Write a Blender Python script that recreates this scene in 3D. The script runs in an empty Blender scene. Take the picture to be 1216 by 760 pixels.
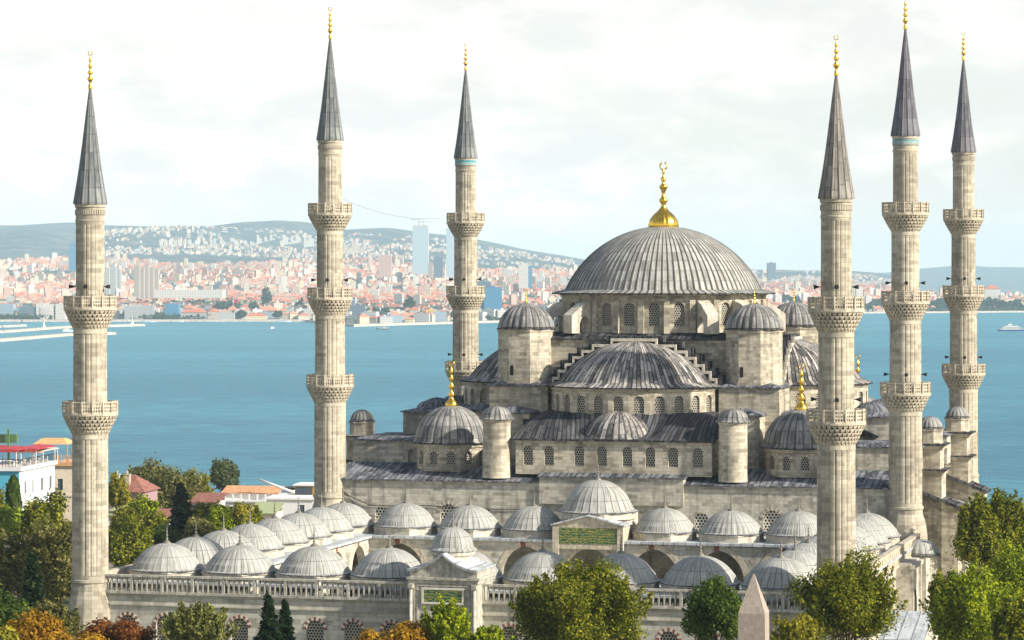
import bpy, math, random
import numpy as np
from mathutils import Vector, Matrix
random.seed(7); rng = np.random.default_rng(11)
PI = math.pi
SC = bpy.context.scene; COL = SC.collection
F = 3580.0; HY = 331.0; CAMZ = 40.0
TH = 0.25995; CT, ST = math.cos(TH), math.sin(TH)
OX, OY = -21.35, 356.1
SEA = -30.0

def at(px, py, D):
    """point of the place seen in direction (px,py) at true distance D ahead of the viewpoint (used to survey positions)"""
    return Vector(((px-608)*D/F, D, CAMZ-(py-HY)*D/F))
def UV2W(u, v):
    return (OX+u*CT+v*ST, OY-u*ST+v*CT)

# ------------------------------------------------------------------ objects
def tag(o, label=None, cat=None, group=None, kind=None):
    if label: o['label'] = label
    if cat: o['category'] = cat
    if group: o['group'] = group
    if kind: o['kind'] = kind
    return o
def empty(name, loc, rz=0.0):
    o = bpy.data.objects.new(name, None); COL.objects.link(o)
    o.location = loc; o.rotation_euler = (0, 0, rz); o.empty_display_size = 1
    return o
def copy_tree(o, parent=None):
    c = o.copy(); COL.objects.link(c); c.parent = parent
    for ch in list(o.children): copy_tree(ch, c)
    return c

class MB:
    def __init__(s):
        s.v = []; s.f = []; s.uv = []; s.m = []; s.sm = []
    def face(s, pts, m=0, uv=None, off=(0, 0)):
        i = len(s.v); pts = [tuple(p) for p in pts]; s.v += pts
        s.f.append(tuple(range(i, i+len(pts)))); s.m.append(m); s.sm.append(False)
        if uv is None:
            a, b, c = Vector(pts[0]), Vector(pts[1]), Vector(pts[2])
            n = (b-a).cross(c-a)
            if n.length > 1e-12: n.normalize()
            if abs(n.z) < 0.75:
                t = Vector((-n.y, n.x)); t = t.normalized() if t.length > 1e-6 else Vector((1, 0))
                uv = [(p[0]*t.x+p[1]*t.y+off[0], p[2]+off[1]) for p in pts]
            else: uv = [(p[0], p[1]) for p in pts]
        s.uv += uv
    def box(s, x0, x1, y0, y1, z0, z1, m=0, bottom=True):
        P = [(x0,y0,z0),(x1,y0,z0),(x1,y1,z0),(x0,y1,z0),(x0,y0,z1),(x1,y0,z1),(x1,y1,z1),(x0,y1,z1)]
        for q in ((0,1,5,4),(1,2,6,5),(2,3,7,6),(3,0,4,7),(4,5,6,7)): s.face([P[i] for i in q], m)
        if bottom: s.face([P[i] for i in (3,2,1,0)], m)
    def hexa(s, b, t, m=0, mt=None):
        """b, t: two rings of equal count (bottom, top), counter-clockwise from above"""
        n = len(b)
        for i in range(n):
            j = (i+1) % n; s.face([b[i], b[j], t[j], t[i]], m)
        s.face(t, m if mt is None else mt); s.face(b[::-1], m)
    def obox(s, c, ang, hx, hy, z0, z1, m=0, mt=None, tx=None, ty=None):
        ca, sa = math.cos(ang), math.sin(ang)
        def R(x, y, z): return (c[0]+x*ca-y*sa, c[1]+x*sa+y*ca, z)
        tx = hx if tx is None else tx; ty = hy if ty is None else ty
        b = [R(-hx,-hy,z0), R(hx,-hy,z0), R(hx,hy,z0), R(-hx,hy,z0)]
        t = [R(-tx,-ty,z1), R(tx,-ty,z1), R(tx,ty,z1), R(-tx,ty,z1)]
        s.hexa(b, t, m, mt)
    def lathe(s, prof, n=32, c=(0, 0), a0=0.0, a1=2*PI, mod=None, uw=None, m=0, smooth=True, vlen=True, cap=False, lip=0):
        """prof: (r,z) list bottom to top; mod(theta, i)->radius factor; uw: total u of the full turn"""
        full = abs(a1-a0-2*PI) < 1e-6
        base = len(s.v); k = len(prof); cols = n if full else n+1
        R = max(p[0] for p in prof); uw = uw if uw else 2*PI*R
        L = [0.0]
        for i in range(1, k): L.append(L[-1]+math.hypot(prof[i][0]-prof[i-1][0], prof[i][1]-prof[i-1][1]))
        for j in range(cols):
            th = a0+(a1-a0)*j/n
            for i, (r, z) in enumerate(prof):
                q = r*(mod(th, i, j) if mod else 1.0)
                s.v.append((c[0]+q*math.cos(th), c[1]+q*math.sin(th), z))
        for j in range(n):
            jj = (j+1) % cols
            u0 = (a0+(a1-a0)*j/n)/(2*PI)*uw; u1 = (a0+(a1-a0)*(j+1)/n)/(2*PI)*uw
            for i in range(k-1):
                s.f.append((base+j*k+i, base+jj*k+i, base+jj*k+i+1, base+j*k+i+1)); s.m.append(1 if i < lip else m); s.sm.append(smooth)
                va, vb = (L[i], L[i+1]) if vlen else (prof[i][1], prof[i+1][1])
                s.uv += [(u0, va), (u1, va), (u1, vb), (u0, vb)]
        if cap:
            s.f.append(tuple(base+j*k+k-1 for j in range(cols))); s.m.append(m); s.sm.append(False)
            s.uv += [(s.v[base+j*k+k-1][0], s.v[base+j*k+k-1][1]) for j in range(cols)]
    def tube(s, pts, r, n=6, m=0, r1=None):
        pts = [Vector(p) for p in pts]; base = len(s.v); K = len(pts)
        for i, p in enumerate(pts):
            d = (pts[min(i+1, K-1)]-pts[max(i-1, 0)]).normalized()
            a = d.cross(Vector((0, 0, 1)))
            if a.length < 1e-3: a = Vector((1, 0, 0))
            a.normalize(); b = d.cross(a)
            rr = r if r1 is None else r+(r1-r)*i/(K-1)
            for j in range(n):
                t = 2*PI*j/n; q = p+a*math.cos(t)*rr+b*math.sin(t)*rr; s.v.append(tuple(q))
        for i in range(K-1):
            for j in range(n):
                j2 = (j+1) % n
                s.f.append((base+i*n+j, base+i*n+j2, base+(i+1)*n+j2, base+(i+1)*n+j)); s.m.append(m); s.sm.append(True)
                s.uv += [(j/n, i), ((j+1)/n, i), ((j+1)/n, i+1), (j/n, i+1)]
        for e, o in ((0, 1), (K-1, 0)):
            idx = tuple(base+e*n+j for j in range(n)); s.f.append(idx[::-1] if o else idx); s.m.append(m); s.sm.append(False)
            s.uv += [(0, 0)]*n
    def build(s, name, mats, parent=None, loc=None):
        me = bpy.data.meshes.new(name); me.from_pydata(s.v, [], s.f)
        if not isinstance(mats, (list, tuple)): mats = [mats]
        for q in mats: me.materials.append(q)
        me.polygons.foreach_set('material_index', s.m); me.polygons.foreach_set('use_smooth', s.sm)
        ul = me.uv_layers.new(name='UVMap'); ul.data.foreach_set('uv', [x for p in s.uv for x in p])
        me.update(); o = bpy.data.objects.new(name, me); COL.objects.link(o); o.parent = parent
        if loc is not None: o.location = loc
        return o

# ------------------------------------------------------------------ materials
class NT:
    def __init__(s, name):
        s.mat = bpy.data.materials.new(name); s.mat.use_nodes = True; s.t = s.mat.node_tree; s.t.nodes.clear()
        s.out = s.n('ShaderNodeOutputMaterial')
    def n(s, typ, **kw):
        x = s.t.nodes.new(typ)
        for k, v in kw.items():
            if k.startswith('i_'):
                key = k[2:].replace('_', ' '); x.inputs[key].default_value = v
            else: setattr(x, k, v)
        return x
    def l(s, a, b): s.t.links.new(a, b)
    def val(s, sock, v):
        if hasattr(v, 'is_linked') or hasattr(v, 'links'): s.l(v, sock)
        else: sock.default_value = v
    def math(s, op, a, b=0.0, c=0.0, clamp=False):
        x = s.n('ShaderNodeMath', operation=op); x.use_clamp = clamp
        s.val(x.inputs[0], a); s.val(x.inputs[1], b)
        if op in ('MULTIPLY_ADD', 'SMOOTH_MIN'): s.val(x.inputs[2], c)
        return x.outputs[0]
    def mix(s, fac, a, b, mode='MIX'):
        x = s.n('ShaderNodeMix', data_type='RGBA', blend_type=mode)
        s.val(x.inputs[0], fac); s.val(x.inputs[6], col(a)); s.val(x.inputs[7], col(b)); return x.outputs[2]
    def ramp(s, fac, stops, interp='LINEAR'):
        x = s.n('ShaderNodeValToRGB'); x.color_ramp.interpolation = interp
        e = x.color_ramp.elements
        while len(e) > 1: e.remove(e[-1])
        e[0].position = stops[0][0]; e[0].color = col(stops[0][1])
        for p, c in stops[1:]:
            q = e.new(p); q.color = col(c)
        s.l(fac, x.inputs[0]); return x.outputs[0]
    def noise(s, vec, scale, detail=3, rough=.55, dist=0.0):
        x = s.n('ShaderNodeTexNoise'); x.inputs['Scale'].default_value = scale; x.inputs['Detail'].default_value = detail
        x.inputs['Roughness'].default_value = rough; x.inputs['Distortion'].default_value = dist
        if vec is not None: s.l(vec, x.inputs['Vector'])
        return x.outputs[0]
    def mapping(s, vec, scale=(1, 1, 1), loc=(0, 0, 0)):
        x = s.n('ShaderNodeMapping'); x.inputs['Scale'].default_value = scale; x.inputs['Location'].default_value = loc
        s.l(vec, x.inputs[0]); return x.outputs[0]
    def uv(s): return s.n('ShaderNodeTexCoord').outputs['UV']
    def obj(s): return s.n('ShaderNodeTexCoord').outputs['Object']
    def pos(s): return s.n('ShaderNodeNewGeometry').outputs['Position']
    def pbr(s, color, rough=.8, metal=0.0, bump=None, bstr=.3, bdist=.05, spec=.3, **kw):
        p = s.n('ShaderNodeBsdfPrincipled'); s.val(p.inputs['Base Color'], col(color)); s.val(p.inputs['Roughness'], rough)
        p.inputs['Metallic'].default_value = metal; p.inputs['Specular IOR Level'].default_value = spec
        if bump is not None:
            b = s.n('ShaderNodeBump'); b.inputs['Strength'].default_value = bstr; b.inputs['Distance'].default_value = bdist
            s.l(bump, b.inputs['Height']); s.l(b.outputs[0], p.inputs['Normal'])
        s.l(p.outputs[0], s.out.inputs[0]); return s.mat
def col(c):
    if isinstance(c, tuple) and len(c) == 3: return (*c, 1.0)
    return c

def stone(name, base, alt, dark, bw=.95, bh=.38, stain=.5, mortar=(.16,.14,.11), streak=.5, patch=.55, bvar=1.0):
    t = NT(name); uv = t.uv(); pos = t.pos()
    br = t.n('ShaderNodeTexBrick'); br.offset = .5; br.squash = 1
    t.l(uv, br.inputs['Vector']); br.inputs['Scale'].default_value = 1
    br.inputs['Brick Width'].default_value = bw; br.inputs['Row Height'].default_value = bh
    br.inputs['Mortar Size'].default_value = .022; br.inputs['Mortar Smooth'].default_value = .3; br.inputs['Bias'].default_value = 0
    br.inputs['Color1'].default_value = (0, 0, 0, 1); br.inputs['Color2'].default_value = (1, 1, 1, 1); br.inputs['Mortar'].default_value = (.5, .5, .5, 1)
    br2 = t.n('ShaderNodeTexBrick'); br2.offset = .37; br2.squash = 1.6; br2.squash_frequency = 3; t.l(t.mapping(uv, (1, 1, 1), (.31, 0, 0)), br2.inputs['Vector']); br2.inputs['Scale'].default_value = 1
    br2.inputs['Brick Width'].default_value = bw*1.9; br2.inputs['Row Height'].default_value = bh
    br2.inputs['Mortar Size'].default_value = .0; br2.inputs['Color1'].default_value = (0, 0, 0, 1); br2.inputs['Color2'].default_value = (1, 1, 1, 1)
    sel = t.ramp(t.noise(pos, .35, 3, .6), [(.47, (0,0,0)), (.53, (1,1,1))])
    rnd = t.n('ShaderNodeSeparateColor'); t.l(t.mix(sel, br.outputs['Color'], br2.outputs['Color']), rnd.inputs[0]); rv = rnd.outputs[0]
    c = t.ramp(rv, [(0, base), (.30, tuple(min(1, x*1.10) for x in base)), (.5, alt), (.66, base), (.84, tuple(x*.86 for x in alt)), (1, tuple(x*.7+y*.3 for x, y in zip(dark, base)))])
    c = t.mix(1-bvar*.999, c, base) if bvar < 1 else c
    big = t.noise(pos, .22, 4, .6); bf = t.ramp(big, [(.42, (0,0,0)), (.62, (1,1,1))])
    # patches of replaced or weathered blocks: the darker ones gather
    pv = t.math('MULTIPLY', bf, t.math('MULTIPLY', rv, patch))
    c = t.mix(pv, c, tuple(x*.8 for x in dark))
    fine = t.noise(pos, 3.5, 4, .7)
    c = t.mix(t.math('MULTIPLY', fine, .4), c, tuple(x*.62 for x in base), 'MIX')
    st = t.noise(t.mapping(pos, (1.1, 1.1, .13)), 1.0, 4, .65)
    sf = t.ramp(st, [(.5, (0,0,0)), (.72, (1,1,1))])
    c = t.mix(t.math('MULTIPLY', sf, streak), c, tuple(x*.45 for x in dark))
    lt = t.noise(pos, .6, 3, .6); c = t.mix(t.ramp(lt, [(.55, (0,0,0)), (.7, (.5,.5,.5))]), c, tuple(min(1, x*1.18) for x in base))
    c = t.mix(t.math('MULTIPLY', br.outputs['Fac'], .34), c, mortar)
    grime = t.noise(pos, .13, 5, .68); c = t.mix(t.ramp(grime, [(.50, (0,0,0)), (.66, (stain*.9,)*3)]), c, tuple(x*.78 for x in dark))
    h = t.math('SUBTRACT', t.math('MULTIPLY', fine, .5), br.outputs['Fac'])
    return t.pbr(c, .88, bump=h, bstr=.5, bdist=.04, spec=.2)

def lead(name, base, light, dark, streak=.6, seam_v=1.6, rough=.5, jit=0, us=1.0, seam=.12, fine=1.0, pj=.14, sk=.7, sp_=.2, sh=.02, wk=.07, pk=.4):
    """u counts the sheets round the dome, v runs up it in metres"""
    t = NT(name); uv = t.uv(); sp = t.n('ShaderNodeSeparateXYZ'); t.l(uv, sp.inputs[0]); U = t.math('MULTIPLY', sp.outputs[0], us); V = sp.outputs[1]
    cell = t.math('FLOOR', U)
    cx = t.n('ShaderNodeCombineXYZ'); t.l(cell, cx.inputs[0]); t.l(t.math('MULTIPLY', V, .14), cx.inputs[1])
    wn = t.n('ShaderNodeTexWhiteNoise', noise_dimensions='1D'); t.l(cell, wn.inputs['W'])
    Vj = t.math('ADD', V, t.math('MULTIPLY', wn.outputs[0], jit))
    row = t.math('FLOOR', t.math('DIVIDE', Vj, seam_v))
    w2 = t.n('ShaderNodeTexWhiteNoise', noise_dimensions='2D')
    c2 = t.n('ShaderNodeCombineXYZ'); t.l(cell, c2.inputs[0]); t.l(row, c2.inputs[1]); t.l(c2.outputs[0], w2.inputs['Vector'])
    sn = t.math('ADD', t.math('MULTIPLY', t.noise(cx.outputs[0], 2.7, 4, .7), .55), t.math('MULTIPLY_ADD', wn.outputs[0], wk, .225-wk/2))
    c3 = t.n('ShaderNodeCombineXYZ'); t.l(t.math('MULTIPLY', U, 2.3), c3.inputs[0]); t.l(t.math('MULTIPLY', V, .35), c3.inputs[1])
    s2 = t.noise(c3.outputs[0], 1.3*fine, 4, .65)
    f = t.math('ADD', t.math('MULTIPLY', w2.outputs[0], pj), t.math('MULTIPLY', t.math('ADD', sn, s2), .5+(.28-pj)*.5))
    k = .5*(1-streak)
    c = t.ramp(f, [(.40+k*.2+sh, dark), (.54+sh, base), (.70-k*.2+sh*1.5, light)])
    pn = t.noise(t.pos(), .5, 4, .6); c = t.mix(t.ramp(pn, [(.45, (0,0,0)), (.75, (pk,)*3)]), c, tuple(x*.75 for x in base))
    fr = t.math('FRACT', U); fu = t.math('MINIMUM', fr, t.math('SUBTRACT', 1.0, fr))
    su = t.math('LESS_THAN', fu, seam)
    fv = t.math('FRACT', t.math('DIVIDE', Vj, seam_v)); sv = t.math('LESS_THAN', fv, .07/seam_v)
    sm = t.math('MAXIMUM', t.math('MULTIPLY', su, sk), t.math('MULTIPLY', sv, .6))
    c = t.mix(sm, c, tuple(x*.5 for x in dark))
    h = t.math('ADD', su, t.math('MULTIPLY', s2, .3))
    return t.pbr(c, rough+.12, bump=h, bstr=.5, bdist=.06, spec=sp_)

def plain(name, c, rough=.7, metal=0., var=.15, vs=2., spec=.3, bstr=.2, streak=0.):
    t = NT(name); n = t.noise(t.pos(), vs, 4, .6)
    cc = t.mix(t.ramp(n, [(.35, (0,0,0)), (.7, (1,1,1))]), tuple(x*(1-var) for x in c), tuple(min(1, x*(1+var)) for x in c))
    if streak:
        st = t.noise(t.mapping(t.pos(), (2.2, 2.2, .22)), 1.0, 4, .7); cc = t.mix(t.ramp(st, [(.48, (0,0,0)), (.68, (streak,)*3)]), cc, tuple(x*.38 for x in c))
        br = t.n('ShaderNodeTexBrick'); t.l(t.uv(), br.inputs['Vector']); br.inputs['Scale'].default_value = 1; br.inputs['Brick Width'].default_value = 1.1; br.inputs['Row Height'].default_value = .5; br.inputs['Mortar Size'].default_value = .02
        cc = t.mix(t.math('MULTIPLY', br.outputs['Fac'], .25), cc, tuple(x*.4 for x in c))
    return t.pbr(cc, rough, metal, bump=n, bstr=bstr, bdist=.02, spec=spec)

def grille(name, light, dark, sx=.26, sy=.26, r=.085):
    """pierced plaster lattice: dark round holes in staggered rows"""
    t = NT(name); sp = t.n('ShaderNodeSeparateXYZ'); t.l(t.uv(), sp.inputs[0])
    row = t.math('FLOOR', t.math('DIVIDE', sp.outputs[1], sy)); odd = t.math('MODULO', t.math('ABSOLUTE', row), 2.0)
    x = t.math('SUBTRACT', t.math('FRACT', t.math('ADD', t.math('DIVIDE', sp.outputs[0], sx), t.math('MULTIPLY', odd, .5))), .5)
    y = t.math('SUBTRACT', t.math('FRACT', t.math('DIVIDE', sp.outputs[1], sy)), .5)
    d = t.math('SQRT', t.math('ADD', t.math('POWER', t.math('MULTIPLY', x, sx), 2.0), t.math('POWER', t.math('MULTIPLY', y, sy), 2.0)))
    hole = t.math('LESS_THAN', d, r)
    return t.pbr(t.mix(hole, light, dark), .6, bump=t.math('SUBTRACT', 1.0, hole), bstr=.6, bdist=.06, spec=.3)

M = {}
M['stone'] = stone('weathered ashlar', (.60,.54,.415), (.49,.43,.32), (.18,.157,.12), stain=.85, streak=.6, patch=.6)
M['stone_grey'] = stone('grey ashlar', (.60,.56,.455), (.49,.45,.355), (.20,.185,.15), stain=.85, streak=.6)
M['stone_court'] = stone('courtyard ashlar', (.55,.525,.435), (.47,.445,.355), (.24,.23,.19), bw=1.1, bh=.45, stain=.6, streak=.5, patch=.5)
M['minaret'] = stone('minaret stone', (.52,.465,.355), (.42,.375,.28), (.23,.20,.155), bw=.9, bh=.42, stain=.5, streak=.55, patch=.5, mortar=(.25,.21,.16))
M['trim'] = plain('carved limestone', (.53,.465,.35), .85, var=.28, vs=2.5, streak=.6)
M['trim_pale'] = plain('pale limestone', (.57,.52,.42), .85, var=.22, vs=1.5, streak=.6)
M['trim_dark'] = plain('dark limestone', (.30,.26,.20), .9, var=.4, vs=3)  # one darker limestone tone for voussoirs, bosses and the gallery back wall
M['lead_main'] = lead('lead sheets of the great dome', (.25,.243,.215), (.43,.42,.375), (.10,.095,.085), streak=.75, seam_v=1.5, jit=0, seam=.17, sk=.85)
M['lead_dark'] = lead('dark streaked lead', (.095,.09,.088), (.56,.52,.46), (.026,.025,.027), streak=1.0, seam_v=1.7, jit=1.7, seam=.16, sh=.035, sp_=.12, wk=.27, pk=.1, fine=3.0)
M['lead_deep'] = lead('near black lead', (.030,.030,.034), (.12,.118,.122), (.012,.012,.015), streak=.95, seam_v=2.2, jit=2, seam=.12, rough=.75, sp_=.06)  # darkest lead tone, for roofs and the thin dome lips
M['lead_roof'] = lead('lead roof sheets', (.050,.054,.064), (.26,.265,.28), (.018,.02,.026), sp_=.08, rough=.65, streak=.95, seam_v=2.6, jit=2.6, us=1.5, seam=.08)
M['lead_court'] = lead('pale lead of the courtyard domes', (.29,.285,.25), (.42,.42,.385), (.155,.15,.13), streak=.7, seam_v=1.9, jit=0, seam=.045, pj=.08, sk=.9, rough=.5)
M['lead_skirt'] = lead('pale lead aprons', (.34,.36,.36), (.52,.55,.56), (.20,.205,.20), streak=.6, seam_v=3, jit=1, us=.8, seam=.05)
M['lead_flute'] = lead('fluted lead', (.13,.13,.128), (.36,.345,.31), (.04,.038,.037), sh=.03, streak=.9, seam_v=1.5, jit=0, seam=.10)
M['lead_spire'] = lead('spire lead', (.13,.142,.142), (.25,.26,.25), (.06,.066,.066), streak=.7, seam_v=1.75, jit=0, seam=.10, sp_=.12)
M['lead_spire_brown'] = lead('weathered brown spire lead', (.17,.15,.13), (.32,.295,.255), (.065,.056,.05), streak=.8, seam_v=2.0, jit=1.5, seam=.1)
M['lead_spire_violet'] = lead('violet grey spire lead', (.105,.102,.118), (.19,.185,.20), (.055,.053,.062), streak=.4, seam_v=2.2, jit=0, seam=.08)
M['trim_grey'] = plain('grey carved limestone', (.45,.425,.35), .85, var=.3, vs=2.5, streak=.75)
M['gold'] = plain('gilded copper', (.95,.56,.08), .27, 1.0, var=.16, vs=3, spec=.5)
M['bronze'] = plain('dull bronze', (.20,.185,.15), .6, .3, var=.2)
M['grille'] = grille('plaster window lattice', (.36,.33,.26), (.02,.02,.025), .30, .27, .112)
M['grille_bold'] = grille('bold window lattice', (.66,.61,.50), (.02,.02,.022), .40, .34, .135)
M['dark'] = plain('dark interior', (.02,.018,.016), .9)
M['red'] = plain('red voussoir stone', (.21,.075,.06), .85, var=.3)
M['white'] = plain('white marble', (.66,.62,.53), .7, var=.12)
M['dusk'] = plain('blackened iron', (.03,.03,.032), .5, .4)
M['tile_blue'] = plain('turquoise tile', (.06,.36,.45), .3)
t = NT('green gilded inscription'); u_ = t.uv()
w = t.n('ShaderNodeTexWave', wave_type='BANDS', bands_direction='Y'); t.l(u_, w.inputs[0]); w.inputs['Scale'].default_value = 1.1; w.inputs['Distortion'].default_value = 9; w.inputs['Detail'].default_value = 4; w.inputs['Detail Scale'].default_value = 2.6
nn = t.noise(t.mapping(u_, (2.2, 1.6, 1)), 3.4, 2, .5, 2.0)
f = t.math('ADD', t.math('MULTIPLY', w.outputs['Fac'], .4), t.math('MULTIPLY', nn, .6))
M['inscription'] = t.pbr(t.ramp(f, [(.50, (.03,.10,.045)), (.57, (.07,.14,.045)), (.64, (.36,.29,.06))]), .5)

# ------------------------------------------------------------------ openings in walls
def arch_pts(sc, w, zs, kind, n=8, rise=None):
    h = w/2
    if kind == 'rect': return [(sc-h, zs), (sc+h, zs)]
    if kind == 'round': return [(sc-h*math.cos(PI*i/n), zs+h*math.sin(PI*i/n)) for i in range(n+1)]
    R = w*.70 if rise is None else rise      # pointed: two arcs of radius R > h
    out = []; cx = sc-h+R; a_end = math.acos((R-h)/R)
    for i in range(n//2+1):
        a = a_end*i/(n//2); out.append((cx-R*math.cos(a), zs+R*math.sin(a)))
    left = out; right = [(2*sc-x, z) for x, z in left[::-1][1:]]
    return left+right
def wall(mb, A, B, z0, z1, ops=(), depth=.45, m=0, mr=0):
    """flat wall A->B, outward normal to the right of the walking direction, with real openings and reveals.
    ops: (s_centre, width, z_bottom, z_spring, kind[, rise]) sorted; returns outlines"""
    A = Vector(A); B = Vector(B); L = (B-A).length; d = (B-A)/L; n = Vector((d.y, -d.x))
    def P(s, z, k=0.0): q = A+d*s-n*k; return (q.x, q.y, z)
    def quad(s0, s1, za, zb):
        if s1-s0 > 1e-5 and zb-za > 1e-5: mb.face([P(s0, za), P(s1, za), P(s1, zb), P(s0, zb)], m)
    ops = sorted(ops); cuts = [0.0]
    for i in range(len(ops)-1): cuts.append((ops[i][0]+ops[i+1][0])/2)
    cuts.append(L); outs = []
    if not ops: quad(0, L, z0, z1)
    for i, o in enumerate(ops):
        sc, w, zb, zs, kind = o[:5]; rise = o[5] if len(o) > 5 else None
        a, b = cuts[i], cuts[i+1]; pts = arch_pts(sc, w, zs, kind, 10, rise)
        quad(a, sc-w/2, z0, z1); quad(sc+w/2, b, z0, z1); quad(sc-w/2, sc+w/2, z0, zb)
        for (sa, za), (sb, zb2) in zip(pts, pts[1:]):
            mb.face([P(sa, za), P(sb, zb2), P(sb, z1), P(sa, z1)], m)
        ol = [(sc-w/2, zb)]+pts+[(sc+w/2, zb)]
        for (sa, za), (sb, zb2) in zip(ol, ol[1:]+ol[:1]):
            mb.face([P(sa, za), P(sa, za, depth), P(sb, zb2, depth), P(sb, zb2)], mr)
        outs.append((ol, P, sc, w, zs, kind, rise))
    return outs
def pane(out, name, mat, parent, k=.3, surround=None, sw=.28, cnt=9):
    ol, P, sc, w, zs, kind, rise = out; mb = MB()
    pts = [P(s, z, k) for s, z in ol]; mb.face(pts[::-1], 0, [(s-sc, z-zs) for s, z in ol][::-1])
    pts2 = [P(s, z, k+.08) for s, z in ol]; mb.face(pts2, 0, [(s-sc, z-zs) for s, z in ol])
    o = mb.build(name, mat, parent)
    if surround:
        a = arch_pts(sc, w, zs, kind, cnt if kind == 'round' else (cnt//2)*2, rise); mb = MB()
        cen = (sc, zs-(.0 if kind == 'round' else .1*w))
        def outw(p, q): dx, dz = p[0]-cen[0], p[1]-cen[1]; l = math.hypot(dx, dz); return (p[0]+dx/l*q, p[1]+dz/l*q)
        for i in range(len(a)-1):
            p0, p1 = a[i], a[i+1]; q0, q1 = outw(p0, sw), outw(p1, sw)
            mm = i % 2
            front = [P(*p0, -.04), P(*p1, -.04), P(*q1, -.04), P(*q0, -.04)]; back = [P(*p0, .02), P(*p1, .02), P(*q1, .02), P(*q0, .02)]
            mb.face(front[::-1], mm)
            for x in range(4): y = (x+1) % 4; mb.face([front[x], front[y], back[y], back[x]], mm)
        mb.build('arch_surround', surround, o)
    return o

# ------------------------------------------------------------------ domes and finials
def dome_prof(R, rise, z0, n=14, skirt=0.0, sdrop=.0, top=.02):
    Rs = (R*R+rise*rise)/(2*rise); a = math.asin(min(1, R/Rs)); a = a if rise <= Rs else PI-a
    pr = []
    if skirt > 0:
        pr += [(R+skirt, z0-sdrop-.10), (R+skirt, z0-sdrop), (R+skirt*.5, z0-sdrop*.25+.05)]
    for i in range(n+1):
        t_ = a*(1-i/n); pr.append((max(top, Rs*math.sin(t_)), z0+.1+Rs*math.cos(t_)-Rs*math.cos(a)))
    return pr
def flute(nr, amp, sub=4):
    def f(th, i, j): return 1.0+amp*(abs(math.sin(PI*(j % sub)/sub)) if sub > 2 else (j % 2))
    return f
def ridge(amp, sub=4):
    def f(th, i, j): return 1.0+(amp if j % sub == 0 else 0.0)
    return f
def finial(parent, c, z, h, mat, name='finial', base=.16, crescent=True, style=0):
    mb = MB(); r = h*.072
    if style == 0:
        bul = [(0,base*1.05),(.03,base*1.1),(.09,base*.9),(.15,.5*base),(.20,r*.6),(.26,r*1.25),(.32,r*.5),(.37,r*.4),(.43,r*1.1),(.49,r*.4),(.54,r*.35),(.60,r*.9),(.66,r*.35),(.71,r*.3),(.76,r*.7),(.81,r*.25),(.88,r*.15)]
    else:
        bul = [(0,base),(.04,base*1.05),(.12,base*.95),(.20,base*.68),(.26,base*.36),(.31,base*.2),(.36,base*.16),(.40,base*.30),(.425,base*.32),(.45,base*.2),(.50,base*.12),(.56,base*.16),(.61,base*.30),(.635,base*.30),(.66,base*.14),(.70,base*.1),(.745,base*.24),(.77,base*.1),(.82,base*.07),(.85,base*.15),(.875,base*.06),(.90,base*.04)]
    prof = [(a[1], z+a[0]*h) for a in bul]
    sub = 4; nr = 16
    if style == 1: mb.lathe(prof, nr*sub, c, mod=lambda th, i, j: 1+(.06*abs(math.sin(PI*(j % sub)/sub)) if i < 5 else 0))
    else: mb.lathe(prof, 14, c)
    if crescent:
        R = h*.055; cz = z+h*.88+R; pts = []
        for i in range(15):
            a = math.radians(-250+i*320/14); pts.append((c[0]+R*math.cos(a), c[1], cz+R*math.sin(a)))
        mb.tube(pts, R*.22, 6)
    return mb.build(name, mat, parent)
HAZE=5e-5; SUN=(.80,-.40,.50); SUNE=5.0; SKYS=.1; EXPO=0.62
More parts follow.
